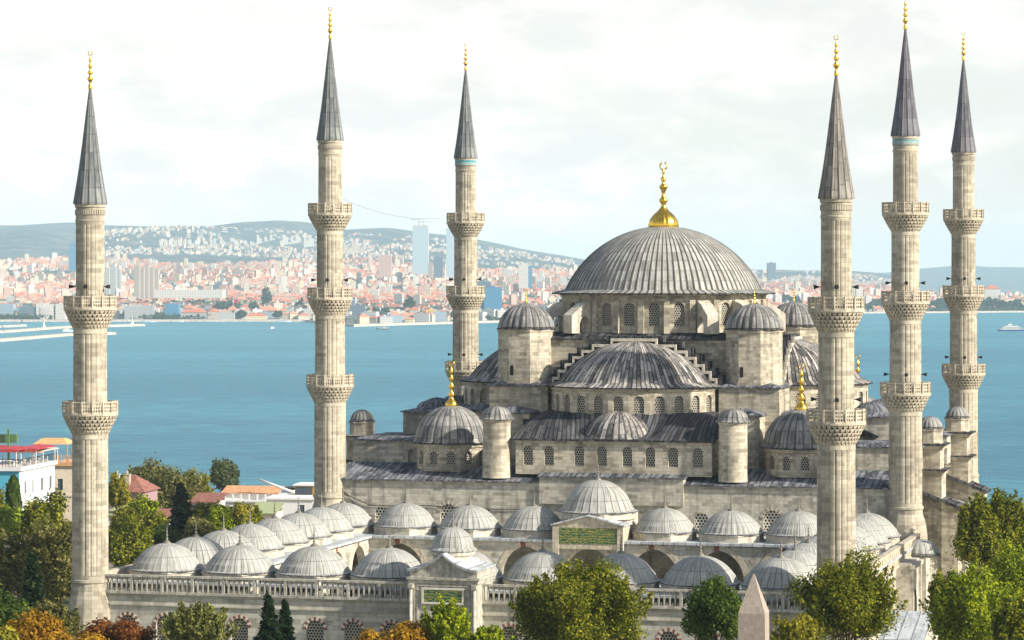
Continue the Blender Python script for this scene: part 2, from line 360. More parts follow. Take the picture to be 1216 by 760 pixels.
# ------------------------------------------------------------------ minarets
def balcony(root, zt, Rb, Rs_top, Rs_bot, ph, ch, dark_tier=True):
    """zt: top of the parapet"""
    n = 16; mb = MB(); z0 = zt-ph
    P = lambda a, r, z: (r*math.cos(a), r*math.sin(a), z)
    def ringbar(r0, r1, za, zb):
        for i in range(n):
            a, b = 2*PI*i/n, 2*PI*(i+1)/n
            mb.face([P(a,r1,za),P(b,r1,za),P(b,r1,zb),P(a,r1,zb)]); mb.face([P(b,r0,za),P(a,r0,za),P(a,r0,zb),P(b,r0,zb)])
            mb.face([P(a,r1,zb),P(b,r1,zb),P(b,r0,zb),P(a,r0,zb)]); mb.face([P(a,r0,za),P(b,r0,za),P(b,r1,za),P(a,r1,za)])
    ringbar(Rb-.16, Rb+.05, zt-.14, zt); ringbar(Rb-.16, Rb+.07, z0-.02, z0+.18)
    k = 3; gap = (ph-.32)/k
    for q in range(1, k): zc = z0+.18+gap*q; ringbar(Rb-.12, Rb, zc-.07, zc+.07)
    for i in range(n):
        a0, a1 = 2*PI*i/n, 2*PI*(i+1)/n
        for q in range(4):
            s = q/4; s0 = s-(.05 if q else .07); s1 = s+(.05 if q else .07); r = Rb+(.09 if q == 0 else -.01)
            p = lambda s, r, z: tuple(Vector(P(a0, r, z))*(1-s)+Vector(P(a1, r, z))*s)
            b = [p(s0,Rb-.13,z0+.1),p(s0,r,z0+.1),p(s1,r,z0+.1),p(s1,Rb-.13,z0+.1)]
            t_ = [(x[0],x[1],zt-.1 if q else zt+.02) for x in b]; mb.hexa(b, t_)
    bal = mb.build('balcony', M['trim'], root)
    # floor slab and stalactite corbels stepping in to the shaft
    mb = MB(); mb.lathe([(Rs_bot*.98, z0-ch), (Rs_bot+.02, z0-ch+.1), (Rb*.80, z0-.55), (Rb*.9, z0-.2), (Rb+.10, z0-.18), (Rb+.12, z0-.04), (Rb-.05, z0), (Rs_top*.9, z0+.01)], 48, (0, 0), smooth=False)
    T = 5; N = 32
    for q in range(T):
        f0 = q/T; f1 = (q+1)/T; zq = z0-.18-(ch-.3)*f0; hq = (ch-.3)/T*1.12
        ro = Rb+(Rs_bot-Rb)*f0**1.15; ri = Rb+(Rs_bot-Rb)*f1**1.0
        for j in range(N):
            a = 2*PI*(j+.5*(q % 2))/N; da = PI/N*.80; db = PI/N*(.22 if q < T-1 else .30)
            top = [P(a-da, ri-.22, zq), P(a-da, ro+.02, zq), P(a+da, ro+.02, zq), P(a+da, ri-.22, zq)]
            mid = [P(a-da*.9, ri-.24, zq-hq*.4), P(a-da*.9, ro-.02, zq-hq*.4), P(a+da*.9, ro-.02, zq-hq*.4), P(a+da*.9, ri-.24, zq-hq*.4)]
            low = [P(a-db, ri-.28, zq-hq), P(a-db, ri+.03, zq-hq), P(a+db, ri+.03, zq-hq), P(a+db, ri-.28, zq-hq)]
            for A_, B_ in ((mid, top), (low, mid)):
                for x in (0, 1, 2):
                    y = x+1; mb.face([A_[x], A_[y], B_[y], B_[x]])
            mb.face(low[::-1]); mb.face(top)
    mb.build('corbelling', M['trim'], bal)
    return bal

def minaret(u, v, dz, spec, spire_mat, label, horns=(0,), band=None, dx=0):
    X, Y = UV2W(u, v); root = empty('minaret', (X+dx, Y, 0), -TH+.1)
    tag(root, label, 'minaret', 'minarets of the mosque')
    rails, eave, gold, tip, radii, Rb, ringz, basez, baseR, ph, ch = spec
    rails = [z+dz for z in rails]; eave += dz; gold += dz; tip += dz
    # radii: from the bottom shaft up
    NF = 20
    def fl(th, i, j): return 1.0-.036 if j % 4 == 0 else 1.0
    levels = [ringz]+rails[::-1]+[eave]
    for i in range(len(levels)-1):
        za, zb = levels[i], levels[i+1]
        if i > 0: za -= ph
        if i < len(levels)-2: zb -= ph+.1
        r0 = radii[i]; mb = MB(); r1 = r0*.985
        zc = zb-(ch if i < len(levels)-2 else 1.6)
        # fluted drum between plain bands
        mb.lathe([(r0*1.01, za), (r0*1.01, za+.5)], 80, uw=2*PI*r0)
        mb.lathe([(r0*1.01, za+.5), (r1*1.01, zc-.3)], 80, uw=2*PI*r0, mod=fl, smooth=False)
        mb.lathe([(r1*1.02, zc-.3), (r1*1.02, zb)], 80, uw=2*PI*r0)
        if i == len(levels)-2:
            mb.lathe([(r1*1.02, eave-1.75), (r1*1.06, eave-1.7), (r1*1.06, eave-1.55), (r1*1.02, eave-1.5)], 60, smooth=False)
            mb.lathe([(r1*1.03, eave-.35), (r1*1.09, eave-.3), (r1*1.10, eave)], 60, smooth=False)
            for j in range(NF*2):
                a = 2*PI*j/(NF*2); mb.obox((r1*1.04*math.cos(a), r1*1.04*math.sin(a)), a, .05, .07, eave-1.05, eave-.55)
        mb.build('shaft', M['minaret'], root)
        if band and i == len(levels)-2:
            b = MB()
            for j in range(NF*2):
                a = 2*PI*(j+.5)/(NF*2); b.obox((r1*1.05*math.cos(a), r1*1.05*math.sin(a)), a, .03, .085, eave-band[1], eave-band[0])
            b.build('tile_band', M['tile_blue'], root)
    # base: ring, then a tall base that spreads
    mb = MB(); r0 = radii[0]
    mb.lathe([(r0*1.03, ringz-.25), (r0*1.09, ringz-.2), (r0*1.09, ringz+.02), (r0*1.03, ringz+.12)], 48, smooth=False)
    n = 16; hb = ringz-.25-basez
    mb.lathe([(baseR*1.02, -1), (baseR*1.02, basez-2.0), (baseR, basez), (baseR*.93, basez+hb*.45), (r0*1.04, ringz-hb*.25), (r0*1.03, ringz-.2)], n, smooth=False, uw=2*PI*r0)
    mb.build('base', M['minaret'], root)
    rb = [Rb[k] for k in range(len(rails))]
    for k, z in enumerate(rails[::-1]):
        balcony(root, z, rb[k], radii[k+1], radii[k], ph, ch)
    # spire
    mb = MB(); rs = radii[-1]*1.10
    prof = [(rs*.9, eave-.02), (rs+.06, eave), (rs+.05, eave+.12)]
    H = gold-eave
    for q in range(13): f = q/12; prof.append((rs*(1-f)**1.0*(1-.10*math.sin(PI*f))*.98+.10, eave+.14+(H-.14)*f))
    mb.lathe(prof, 56, mod=ridge(.05, 4), uw=14, smooth=False)
    sp = mb.build('spire', spire_mat, root)
    finial(sp, (0, 0), gold-.1, tip-gold, M['gold'], base=.2)
    for k in horns:
        z = rails[::-1][k]+.9; r = radii[k+1]
        for a in (-.15, -1.5, PI+.15):
            mb = MB(); d = Vector((math.cos(a), math.sin(a), 0)); p = Vector((0, 0, z))
            mb.tube([p+d*(r-.05), p+d*(r+.35)], .05, 6); mb.tube([p+d*(r+.2), p+d*(r+.42), p+d*(r+.66)], .08, 10, r1=.22)
            mb.build('loudspeaker', M['dusk'], root)
    return root
HALL = ([48.85, 38.9, 28.65], 56.27, 68.39, 72.14, [1.86, 1.76, 1.56, 1.38], [2.74, 2.6, 2.54], 14.4, 11.2, 2.45, 1.3, 2.05)
FARH = HALL
COURT = ([38.36, 28.19], 47.23, 58.5, 62.17, [1.74, 1.62, 1.38], [2.60, 2.46], 10.9, 6.5, 2.25, 1.2, 2.05)
minaret(0, 0, .06, HALL, M['lead_spire'], 'tall three balcony minaret at the near left corner of the prayer hall, grey spire', (1,), dx=-.14)
minaret(68, 0, -.27, HALL, M['lead_spire_violet'], 'tall three balcony minaret at the near right hall corner, violet spire over turquoise tiles', (0, 1), (.45, .95), dx=-.18)
minaret(0, 57.2, .13, FARH, M['lead_spire'], 'three balcony minaret at the far left corner of the hall, grey spire over blue tiles', (0, 1), (.25, .95), dx=.32)
minaret(68, 57.2, .22, FARH, M['lead_spire_violet'], 'rightmost three balcony minaret, at the far right corner of the prayer hall', (0, 1), dx=-.08)
minaret(-2.2, -67.2, -.02, COURT, M['lead_spire'], 'two balcony minaret at the left front corner of the courtyard, grey spire', (1,), dx=-.07)
minaret(70.2, -67.2, .0, COURT, M['lead_spire_brown'], 'two balcony minaret at the right front corner of the courtyard, brown weathered spire', (0, 1), dx=.15)

# ------------------------------------------------------------------ prayer hall
hall = empty('prayer_hall', (OX, OY, 0), -TH)
tag(hall, 'great stone prayer hall with cascading grey lead domes and gold finials', 'mosque')
def part(mb, name, mat, parent=None): return mb.build(name, mat, parent or hall)
U0 = 34.0; V0 = 28.5

def drum(root, c, R, z0, z1, nwin, wopt, mat, a0=0, a1=2*PI, depth=.45, pmat='grille', surround=None, cornice=.25, name='drum', piers=0, skip=None):
    """polygonal drum of flat bays, each with a real opening; outward faces"""
    mb = MB(); outs = []
    for i in range(nwin):
        b0 = a0+(a1-a0)*i/nwin; b1 = a0+(a1-a0)*(i+1)/nwin
        A = (c[0]+R*math.cos(b0), c[1]+R*math.sin(b0)); B = (c[0]+R*math.cos(b1), c[1]+R*math.sin(b1))
        L = math.hypot(B[0]-A[0], B[1]-A[1])
        # A->B counter-clockwise: outward is on the right
        if skip and skip(i): wall(mb, A, B, z0, z1); continue
        outs += wall(mb, A, B, z0, z1, [(L/2, wopt[0], wopt[1], wopt[2], 'round')], depth)
        if piers:
            am = b0; mb.obox((c[0]+(R+.05)*math.cos(am), c[1]+(R+.05)*math.sin(am)), am, piers, .36, z0, z1-.9, tx=piers*.55)
    if cornice:
        mb.lathe([(R+.02, z1-.45), (R+.12, z1-.40), (R+.20, z1-.15), (R+cornice, z1-.1), (R+cornice, z1)], nwin*2, c, a0, a1, smooth=False)
    o = part(mb, name, mat, root)
    for q in outs: pane(q, 'window', M[pmat], o if root is hall else root, .28, surround)
    return o

# main drum and dome
main_drum = drum(hall, (U0, V0), 12.75, 33.4, 38.35, 26, (1.3, 34.35, 36.5), M['stone'], a0=.12, a1=.12+2*PI, piers=.4, cornice=.45)
mb = MB(); NR = 96
mb.lathe([(12.3, 38.2), (13.75, 38.1), (13.8, 38.26), (12.9, 38.5)]+dome_prof(12.1, 7.85, 38.6, 18), NR*4, (U0, V0), mod=ridge(.010, 4), uw=NR, smooth=False, lip=2)
md = part(mb, 'main_dome', [M['lead_main'], M['lead_deep']])
finial(md, (U0, V0), 46.35, 8.2, M['gold'], base=1.72, style=1)
# flying buttresses at the four corners of the drum
for sx in (-1, 1):
    for sy in (-1, 1):
        for da in (-.2, .2):
            ang = math.atan2(sy, sx)+da*(1 if sx*sy > 0 else -1)
            d = Vector((math.cos(ang), math.sin(ang))); t_ = Vector((-d.y, d.x)); mb = MB(); w = .75
            prof = [(12.3, 33.4), (12.3, 37.6), (14.2, 36.9), (16.2, 35.6), (16.2, 33.4), (14.9, 33.4), (14.9, 34.5), (14.6, 35.2), (14.0, 35.5), (13.4, 35.2), (13.1, 34.5), (13.1, 33.4)]
            L_ = [(U0+d.x*r-t_.x*w, V0+d.y*r-t_.y*w, z) for r, z in prof]; R_ = [(U0+d.x*r+t_.x*w, V0+d.y*r+t_.y*w, z) for r, z in prof]
            # side faces split into convex pieces
            for a in ((0, 1, 10, 11), (1, 2, 8, 9, 10), (2, 3, 6, 7, 8), (3, 4, 5, 6)):
                mb.face([L_[i] for i in a]); mb.face([R_[i] for i in a][::-1])
            for i in range(len(prof)): j = (i+1) % len(prof); mb.face([L_[i], L_[j], R_[j], R_[i]])
            # coping slab
            c0 = [Vector(L_[2])+Vector((0, 0, .02)), Vector(L_[3])+Vector((0, 0, .02)), Vector(R_[3])+Vector((0, 0, .02)), Vector(R_[2])+Vector((0, 0, .02))]
            part(mb, 'flying_buttress', M['trim_pale'])

# central block with lead roof
mb = MB()
q = 14.0
outs = []
mb.box(U0-q, U0+q, V0-q, V0+q, 16, 32.6, bottom=False)
mb.box(U0-q-.12, U0+q+.12, V0-q-.12, V0+q+.12, 32.3, 32.62)
part(mb, 'central_block', M['stone'])
mb = MB()
def hiproof(mb, x0, x1, y0, y1, z0, z1, inset, lip=.16, m=0):
    b = [(x0,y0,z0),(x1,y0,z0),(x1,y1,z0),(x0,y1,z0)]; b2 = [(x,y,z0+lip) for x,y,_ in b]
    ix = min(inset, (x1-x0)/2-.05); iy = min(inset, (y1-y0)/2-.05)
    t_ = [(x0+ix,y0+iy,z1),(x1-ix,y0+iy,z1),(x1-ix,y1-iy,z1),(x0+ix,y1-iy,z1)]
    for i in range(4): j = (i+1) % 4; mb.face([b[i], b[j], b2[j], b2[i]], m)
    mb.face(b[::-1], m)
    for i in range(4):
        j = (i+1) % 4; a, c_, d_, e_ = b2[i], b2[j], t_[j], t_[i]
        L = math.dist(a, c_); h = math.hypot(math.dist(a, e_), 0); s = math.dist(e_, d_)
        mb.face([a, c_, d_, e_], m, [(0+i*7.3, 0), (L+i*7.3, 0), ((L+s)/2+i*7.3, h), ((L-s)/2+i*7.3, h)])
    mb.face(t_, m)
hiproof(mb, U0-q-.35, U0+q+.35, V0-q-.35, V0+q+.35, 32.64, 33.5, 2.2)
part(mb, 'lead_roof', M['lead_deep'])

def xf(mb, ang, cu=U0, cv=V0):
    """turn everything in mb about the dome axis"""
    ca, sa = math.cos(ang), math.sin(ang)
    mb.v = [(cu+(x-cu)*ca-(y-cv)*sa, cv+(x-cu)*sa+(y-cv)*ca, z) for x, y, z in mb.v]

def side(ang, front):
    """one of the four half dome groups, built facing -v and turned about the axis"""
    base = V0-15.2                       # centre line of the half circle
    c = (U0, base); tmp = []
    def turn(mb): xf(mb, ang); return mb
    # drum of half dome: 13 bays
    mb = MB(); R = 10.2; n = 13; outs = []
    A = lambda a: (c[0]+R*math.cos(a), c[1]+R*math.sin(a))
    for i in range(n):
        b0 = PI+PI*i/n; b1 = PI+PI*(i+1)/n; a, b = A(b0), A(b1); L = math.dist(a, b)
        outs += wall(mb, a, b, 23.6, 27.15, [(L/2, 1.2, 24.35, 25.75, 'round')], .4)
    mb.lathe([(R+.02, 26.8), (R+.1, 26.85), (R+.22, 27.1), (R+.22, 27.2)], n*2, c, PI, 2*PI, smooth=False)
    dr = part(turn(mb), 'half_dome_drum', M['stone'])
    for o in outs:
        ol, P, sc, w, zs, k, r = o
        def P2(s, z, kk=0, P=P):
            x, y, zz = P(s, z, kk); ca, sa = math.cos(ang), math.sin(ang)
            return (U0+(x-U0)*ca-(y-V0)*sa, V0+(x-U0)*sa+(y-V0)*ca, zz)
        pane((ol, P2, sc, w, zs, k, r), 'window', M['grille'], dr, .25)
    # half dome
    mb = MB(); NR = 58
    mb.lathe([(R-.1, 27.16), (R+.5, 27.18), (R+.53, 27.32), (R-.2, 27.6)]+dome_prof(9.35, 4.85, 27.72, 14), NR*4, c, PI, 2*PI, mod=ridge(.008, 4), uw=2*NR, smooth=False, lip=2)
    part(turn(mb), 'half_dome', [M['lead_dark'], M['lead_deep']])
    # stepped gable behind the half dome: pale cornice steps between dark lead bands
    steps = [(9.9, 28.1), (9.2, 28.95), (8.35, 29.75), (7.4, 30.6), (6.3, 31.35), (5.0, 32.05), (2.7, 32.75)]
    mb = MB(); yb = base-1.0
    prev = 10.6
    for i, (hw, zt) in enumerate(steps):
        z0 = 27.3 if i == 0 else steps[i-1][1]
        mb.box(U0-hw-.75, U0+hw+.75, yb-.35, yb+1.4, z0-.02, zt+.45, 1)         # lead clad stepped mass
        nxt = steps[i+1][0] if i+1 < len(steps) else 0
        for s in (-1, 1):
            a, b = sorted((U0+s*(nxt-.12), U0+s*(hw+.12))); 
            if nxt == 0: 
                if s == 1: continue
                a, b = U0-hw-.12, U0+hw+.12
            mb.box(a, b, yb-.75, yb-.33, zt-.2, zt+.14, 0)                        # tread
            if nxt or True:
                a, b = sorted((U0+s*(hw-.12), U0+s*(hw+.13)))
                mb.box(a, b, yb-.748, yb-.332, (steps[i-1][1] if i else 27.6)-.05, zt-.168, 0)   # riser
        if nxt == 0:
            a, b = U0+hw-.12, U0+hw+.13; mb.box(a, b, yb-.748, yb-.332, steps[i-1][1]-.05, zt-.168, 0)
    part(turn(mb), 'stepped_gable', [M['trim_pale'], M['lead_deep']])
    # roof tier of the three exedrae below
    y0 = base-12.8
    zt = 21.35; zw = 17.3
    mb = MB(); R2 = 4.4
    w0, w1 = U0-11.6, U0+11.6
    ops = [(x, 1.15, 18.35, 20.05, 'round') for x in (1.5, 4.0, 7.6, 10.3, 13.3, 16.0, 18.7, 21.6)]
    outs = wall(mb, (w0, y0), (w1, y0), zw, zt, ops, .4)
    wall(mb, (w0, base+2), (w0, y0), zw, zt); wall(mb, (w1, y0), (w1, base+2), zw, zt)
    ch = part(turn(mb), 'exedra_wall', M['stone'])
    for o in outs:
        ol, P, sc, w, zs, k, r = o
        def P3(s, z, kk=0, P=P):
            x, y, zz = P(s, z, kk); ca, sa = math.cos(ang), math.sin(ang)
            return (U0+(x-U0)*ca-(y-V0)*sa, V0+(x-U0)*sa+(y-V0)*ca, zz)
        pane((ol, P3, sc, w, zs, k, r), 'window', M['grille'], ch, .25)
    mb = MB()
    # lead slope from the eave up to the drum, in a curved sweep
    K = 44; rows = 8
    def surf(s, t_):
        # s along the eave -1..1, t_ 0 eave ..1 drum
        x0 = U0+s*12.0; yy0 = y0-.4
        a = PI*1.5+s*PI*.5; x1 = U0+10.1*math.cos(a); y1 = base+10.1*math.sin(a)
        x = x0+(x1-x0)*t_; y = yy0+(y1-yy0)*t_
        bulge = math.sin(PI*min(1, abs(s)*1.0))**.5 if abs(s) < 1 else 0
        z = zt+.08+2.95*((1-(1-t_)**(1.0+1.1*min(1, max(0, (abs(s)-.42)/.3)))) if abs(s) > .42 else t_**2.2+(t_-t_**2.2)*max(0, (abs(s)-.32)/.1))
        return (x, y, min(z, 24.4) if t_ > 0 else zt+.08)
    for i in range(K):
        s0, s1 = -1+2*i/K, -1+2*(i+1)/K
        for j in range(rows):
            t0, t1 = j/rows, (j+1)/rows
            mb.face([surf(s0, t0), surf(s1, t0), surf(s1, t1), surf(s0, t1)], 0, [(i*1.0, t0*4), (i+1.0, t0*4), (i+1.0, t1*4), (i*1.0, t1*4)])
    for s in (-1, 1):     # gable ends closed
        pts = [surf(s, j/rows) for j in range(rows+1)]
        mb.face(pts+[(pts[-1][0], pts[-1][1], zt), (pts[0][0], pts[0][1], zt)])
        mb.box(U0+s*12.0-.01 if s < 0 else U0+10.0, U0-10.0 if s < 0 else U0+12.0, y0+5, base+2, zt, 23.4)
    mb.box(w0-.4, w1+.4, y0-.42, y0+.4, zt-.12, zt+.06)
    part(turn(mb), 'exedra_roof', M['lead_deep'])
    mb = MB(); cc = (U0, y0+3.35)
    mb.lathe([(R2-.2, zt), (R2+.35, zt+.06), (R2+.36, zt+.2)]+dome_prof(R2+.1, 3.0, zt+.2, 9), 36*4, cc, mod=ridge(.012, 4), uw=36, smooth=False)
    mb.v = [(x, cc[1]+(y-cc[1])*.76, z) for x, y, z in mb.v]
    part(turn(mb), 'small_half_dome', M['lead_dark'])
for k, a in enumerate((0, PI/2, PI, -PI/2)): side(a, k == 0)

# weight towers: octagonal, fluted lead domes
def fluted_dome(parent, c, R, z, rise, nr, name, mat=None, fin=None, lip=.25):
    mb = MB(); sub = 4
    pr = dome_prof(R, rise, z+.1, 10)
    mb.lathe([(R*.9, z-.04), (R+lip, z-.02), (R+lip, z+.1), (R+.02, z+.14)], 48, c, uw=nr, smooth=False, lip=2)
    mb.lathe(pr, nr*sub, c, mod=lambda th, i, j: 1+.055*(abs(math.sin(PI*(j % sub)/sub))), uw=nr, smooth=True)
    d = mb.build(name, [mat or M['lead_flute'], M['lead_deep']], parent)
    if fin: finial(d, c, z+rise-.05, fin, M['gold'], base=fin*.17)
    return d
def ngon(mb, c, R, z0, z1, n, rot=0, m=0, R1=None):
    R1 = R if R1 is None else R1
    b = [(c[0]+R*math.cos(rot+2*PI*i/n), c[1]+R*math.sin(rot+2*PI*i/n), z0) for i in range(n)]
    t_ = [(c[0]+R1*math.cos(rot+2*PI*i/n), c[1]+R1*math.sin(rot+2*PI*i/n), z1) for i in range(n)]
    mb.hexa(b, t_, m)
for sx in (-1, 1):
    for sy in (-1, 1):
        c = (U0+sx*14.0, V0+sy*14.0); mb = MB(); ngon(mb, c, 3.42, 27.6, 33.95, 8, PI/8); ngon(mb, c, 3.55, 33.65, 33.93, 8, PI/8)
        ngon(mb, c, 3.55, 27.2, 27.8, 8, PI/8)
        # small slit window
        tw = part(mb, 'weight_tower', M['stone'])
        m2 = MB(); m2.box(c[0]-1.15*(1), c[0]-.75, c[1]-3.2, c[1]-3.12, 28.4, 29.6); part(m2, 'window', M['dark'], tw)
        fluted_dome(tw, c, 3.3, 33.95, 2.9, 24, 'tower_dome', fin=1.95)
        # pier below, in steps
        mb = MB()
        mb.box(c[0]-3.6, c[0]+3.6, c[1]-3.6, c[1]+3.6, 16, 27.1, bottom=False)
        pb = part(mb, 'tower_pier', M['stone'])
        mb = MB(); hiproof(mb, c[0]-3.85, c[0]+3.85, c[1]-3.85, c[1]+3.85, 27.1, 27.75, 1.6); part(mb, 'pier_roof', M['lead_roof'], pb)
        for (hx, y0_, y1_, zt) in (((2.1), 3.6, 7.4, 24.0),):
            # buttress outward along v and along u
            for ax in (0, 1):
                mb = MB()
                if ax == 0:
                    yy = sorted((c[1]+sy*y0_, c[1]+sy*y1_)); xa, xb = c[0]-sx*.2-hx, c[0]-sx*.2+hx; xb0, xb1, ya, yb = xa, xb, yy[0], yy[1]
                else:
                    xx = sorted((c[0]+sx*y0_, c[0]+sx*y1_)); xb0, xb1, ya, yb = xx[0], xx[1], c[1]-hx, c[1]+hx
                mb.box(xb0, xb1, ya, yb, 16, zt, bottom=False); bt = part(mb, 'buttress_pier', M['stone'])
                mb = MB(); hiproof(mb, xb0-.3, xb1+.3, ya-.3, yb+.3, zt, zt+.85, 2.0); part(mb, 'pier_roof', M['lead_roof'], bt)
# cylindrical stair turrets on the front (and back)
for sx in (-1, 1):
    for v_ in (.9, 2*V0-.9):
        c = (U0+sx*14.0, v_); mb = MB(); mb.lathe([(1.72, 16.8), (1.66, 18), (1.62, 23.55)], 40, c); mb.lathe([(1.62, 23.3), (1.74, 23.4), (1.74, 23.6)], 40, c, smooth=False)
        tt = part(mb, 'stair_turret', M['stone']); mb = MB()
        mb.lathe([(1.2, 23.6), (2.0, 23.62), (2.0, 23.72), (1.9, 23.8)]+[(1.7*math.cos(a)**.8+.04, 23.85+1.25*math.sin(a)) for a in [PI/2*i/7 for i in range(7)]]+[(.03, 25.15)], 18*4, c, mod=ridge(.03, 4), uw=18, smooth=False)
        part(mb, 'turret_roof', M['lead_flute'], tt)
# corner domes
vous = [M['trim_dark'], M['trim_pale']]
for sx in (-1, 1):
    for v_ in (6.2, 2*V0-6.2):
        c = (U0+sx*21.0, v_); mb = MB()
        dd = drum(hall, c, 4.25, 17.3, 20.5, 12, (.95, 18.1, 19.2), M['stone'], depth=.35, cornice=.22, name='corner_drum', surround=vous)
        dm = MB(); dm.lathe([(4.0, 20.45), (4.65, 20.5), (4.66, 20.66), (4.35, 20.8)]+dome_prof(4.3, 4.1, 20.75, 12), 28*4, c, mod=lambda th, i, j: 1+.022*(abs(math.sin(PI*(j % 4)/4))), uw=28, smooth=True, lip=2)
        d_ = part(dm, 'corner_dome', [M['lead_flute'], M['lead_deep']]); finial(d_, c, 24.85, 5.4, M['gold'], base=.72, style=0)
# lower body, its front with window lunettes
mb = MB()
F0 = -0.6
ops = []
for x in (6.4, 10.2, 14.6, 19.0, 23.8, 46.6-2, 49.4, 52.8, 57.2, 61.4):
    big = x in (14.6, 52.8)
    ops.append((x-.7, 2.0 if big else 1.55, 10.6, 12.7 if big else 12.5, 'round'))
outs = wall(mb, (.7, F0), (26, F0), 0, 16.45, [o for o in ops if o[0] < 26], .4)
o2 = wall(mb, (42, F0), (67.3, F0), 0, 16.45, [(o[0]+.7-42,)+o[1:] for o in ops if o[0] > 42], .4)
wall(mb, (26, F0), (42, F0), 0, 16.3)
mb.box(25.6, 42.6, F0-.35, F0+1.5, 14, 17.2, bottom=True)      # raised centre
B0 = 2*V0-F0
wall(mb, (67.3, F0), (67.3, B0), 0, 16.45, [(x, 2.2, 8.5, 12.3, 'round') for x in (20, 26, 32, 38)], .4)
wall(mb, (67.3, B0), (.7, B0), 0, 16.45); wall(mb, (.7, B0), (.7, F0), 0, 16.45)
mb.box(.5, 25.59, F0-.18, F0+.3, 16.2, 16.5); mb.box(42.61, 67.5, F0-.18, F0+.3, 16.2, 16.5)
body = part(mb, 'wall', M['stone_grey'])
for o in outs+o2: pane(o, 'window', M['grille_bold'], hall, .22, vous if o[3] > 1.8 else None, .42, 15)
mb = MB()
# front lead strip, sloping up from the eave
for (a, b, y, z) in ((.3, 25.5, F0-.35, 16.5), (25.45, 42.75, F0-.6, 17.22), (42.7, 67.7, F0-.35, 16.5)):
    zt = 18.0 if z < 17 else 18.6
    n = int((b-a)/.8)
    mb.face([(a, y, z), (b, y, z), (b, 6.0, zt), (a, 6.0, zt)], 0, [(a, 0), (b, 0), (b, 6.5), (a, 6.5)])
    mb.face([(a, y, z-.14), (b, y, z-.14), (b, y, z), (a, y, z)]); mb.face([(a, 6, z-.14), (a, y, z-.14), (a, y, z), (a, 6, zt)]); mb.face([(b, y, z-.14), (b, 6, z-.14), (b, 6, zt), (b, y, z)])
    mb.face([(a, y, z-.14), (a, 6, z-.14), (b, 6, z-.14), (b, y, z-.14)])
mb.box(.4, 67.6, 5.9, B0+.3, 17.2, 17.9)
for sx in (-1, 1):
    x = .3 if sx < 0 else 67.7; xi = 6 if sx < 0 else 62
part(mb, 'front_roof', M['lead_roof'])
# corner platforms (gallery level) and their roofs
for sx in (-1, 1):
    for sy in (-1, 1):
        mb = MB(); xa, xb = sorted((U0+sx*34.2, U0+sx*24)); ya, yb = sorted((V0+sy*19.6, V0+sy*8))
        wops = [(7.4, .8, 17.9, 19.1, 'round')]
        if sy < 0:
            wall(mb, (xa, ya), (xb, ya), 17, 20.45, wops if sx < 0 else [(2.6, .8, 17.9, 19.1, 'round')], .6)
            wall(mb, (xb, ya), (xb, yb), 17, 20.45); wall(mb, (xb, yb), (xa, yb), 17, 20.45); wall(mb, (xa, yb), (xa, ya), 17, 20.45)
            mb.box(xa+.3, xb-.3, ya+.61, ya+.7, 17.3, 20.2)
        else: mb.box(xa, xb, ya, yb, 17, 20.45)
        g = part(mb, 'corner_block', M['stone_grey']); mb = MB(); hiproof(mb, xa-.25, xb+.25, ya-.25, yb+.25, 20.45, 20.95, 1.5); part(mb, 'lead_roof', M['lead_roof'], g)
# side blocks beside the side half domes
for sx in (-1, 1):
    xa, xb = sorted((U0+sx*30.3, U0+sx*18)); mb = MB(); mb.box(xa, xb, V0-11.6, V0+11.6, 17, 23.55); g = part(mb, 'side_block', M['stone_grey'])
    mb = MB(); hiproof(mb, xa-.3, xb+.3, V0-11.9, V0+11.9, 23.55, 24.35, 3)
    for vv in (V0-8, V0, V0+8): mb.lathe(dome_prof(2.1, 1.2, 24.0, 6, .3, .1), 40, (U0+sx*27, vv), mod=ridge(.02, 4), uw=20, smooth=False)
    part(mb, 'lead_roof', M['lead_roof'], g)
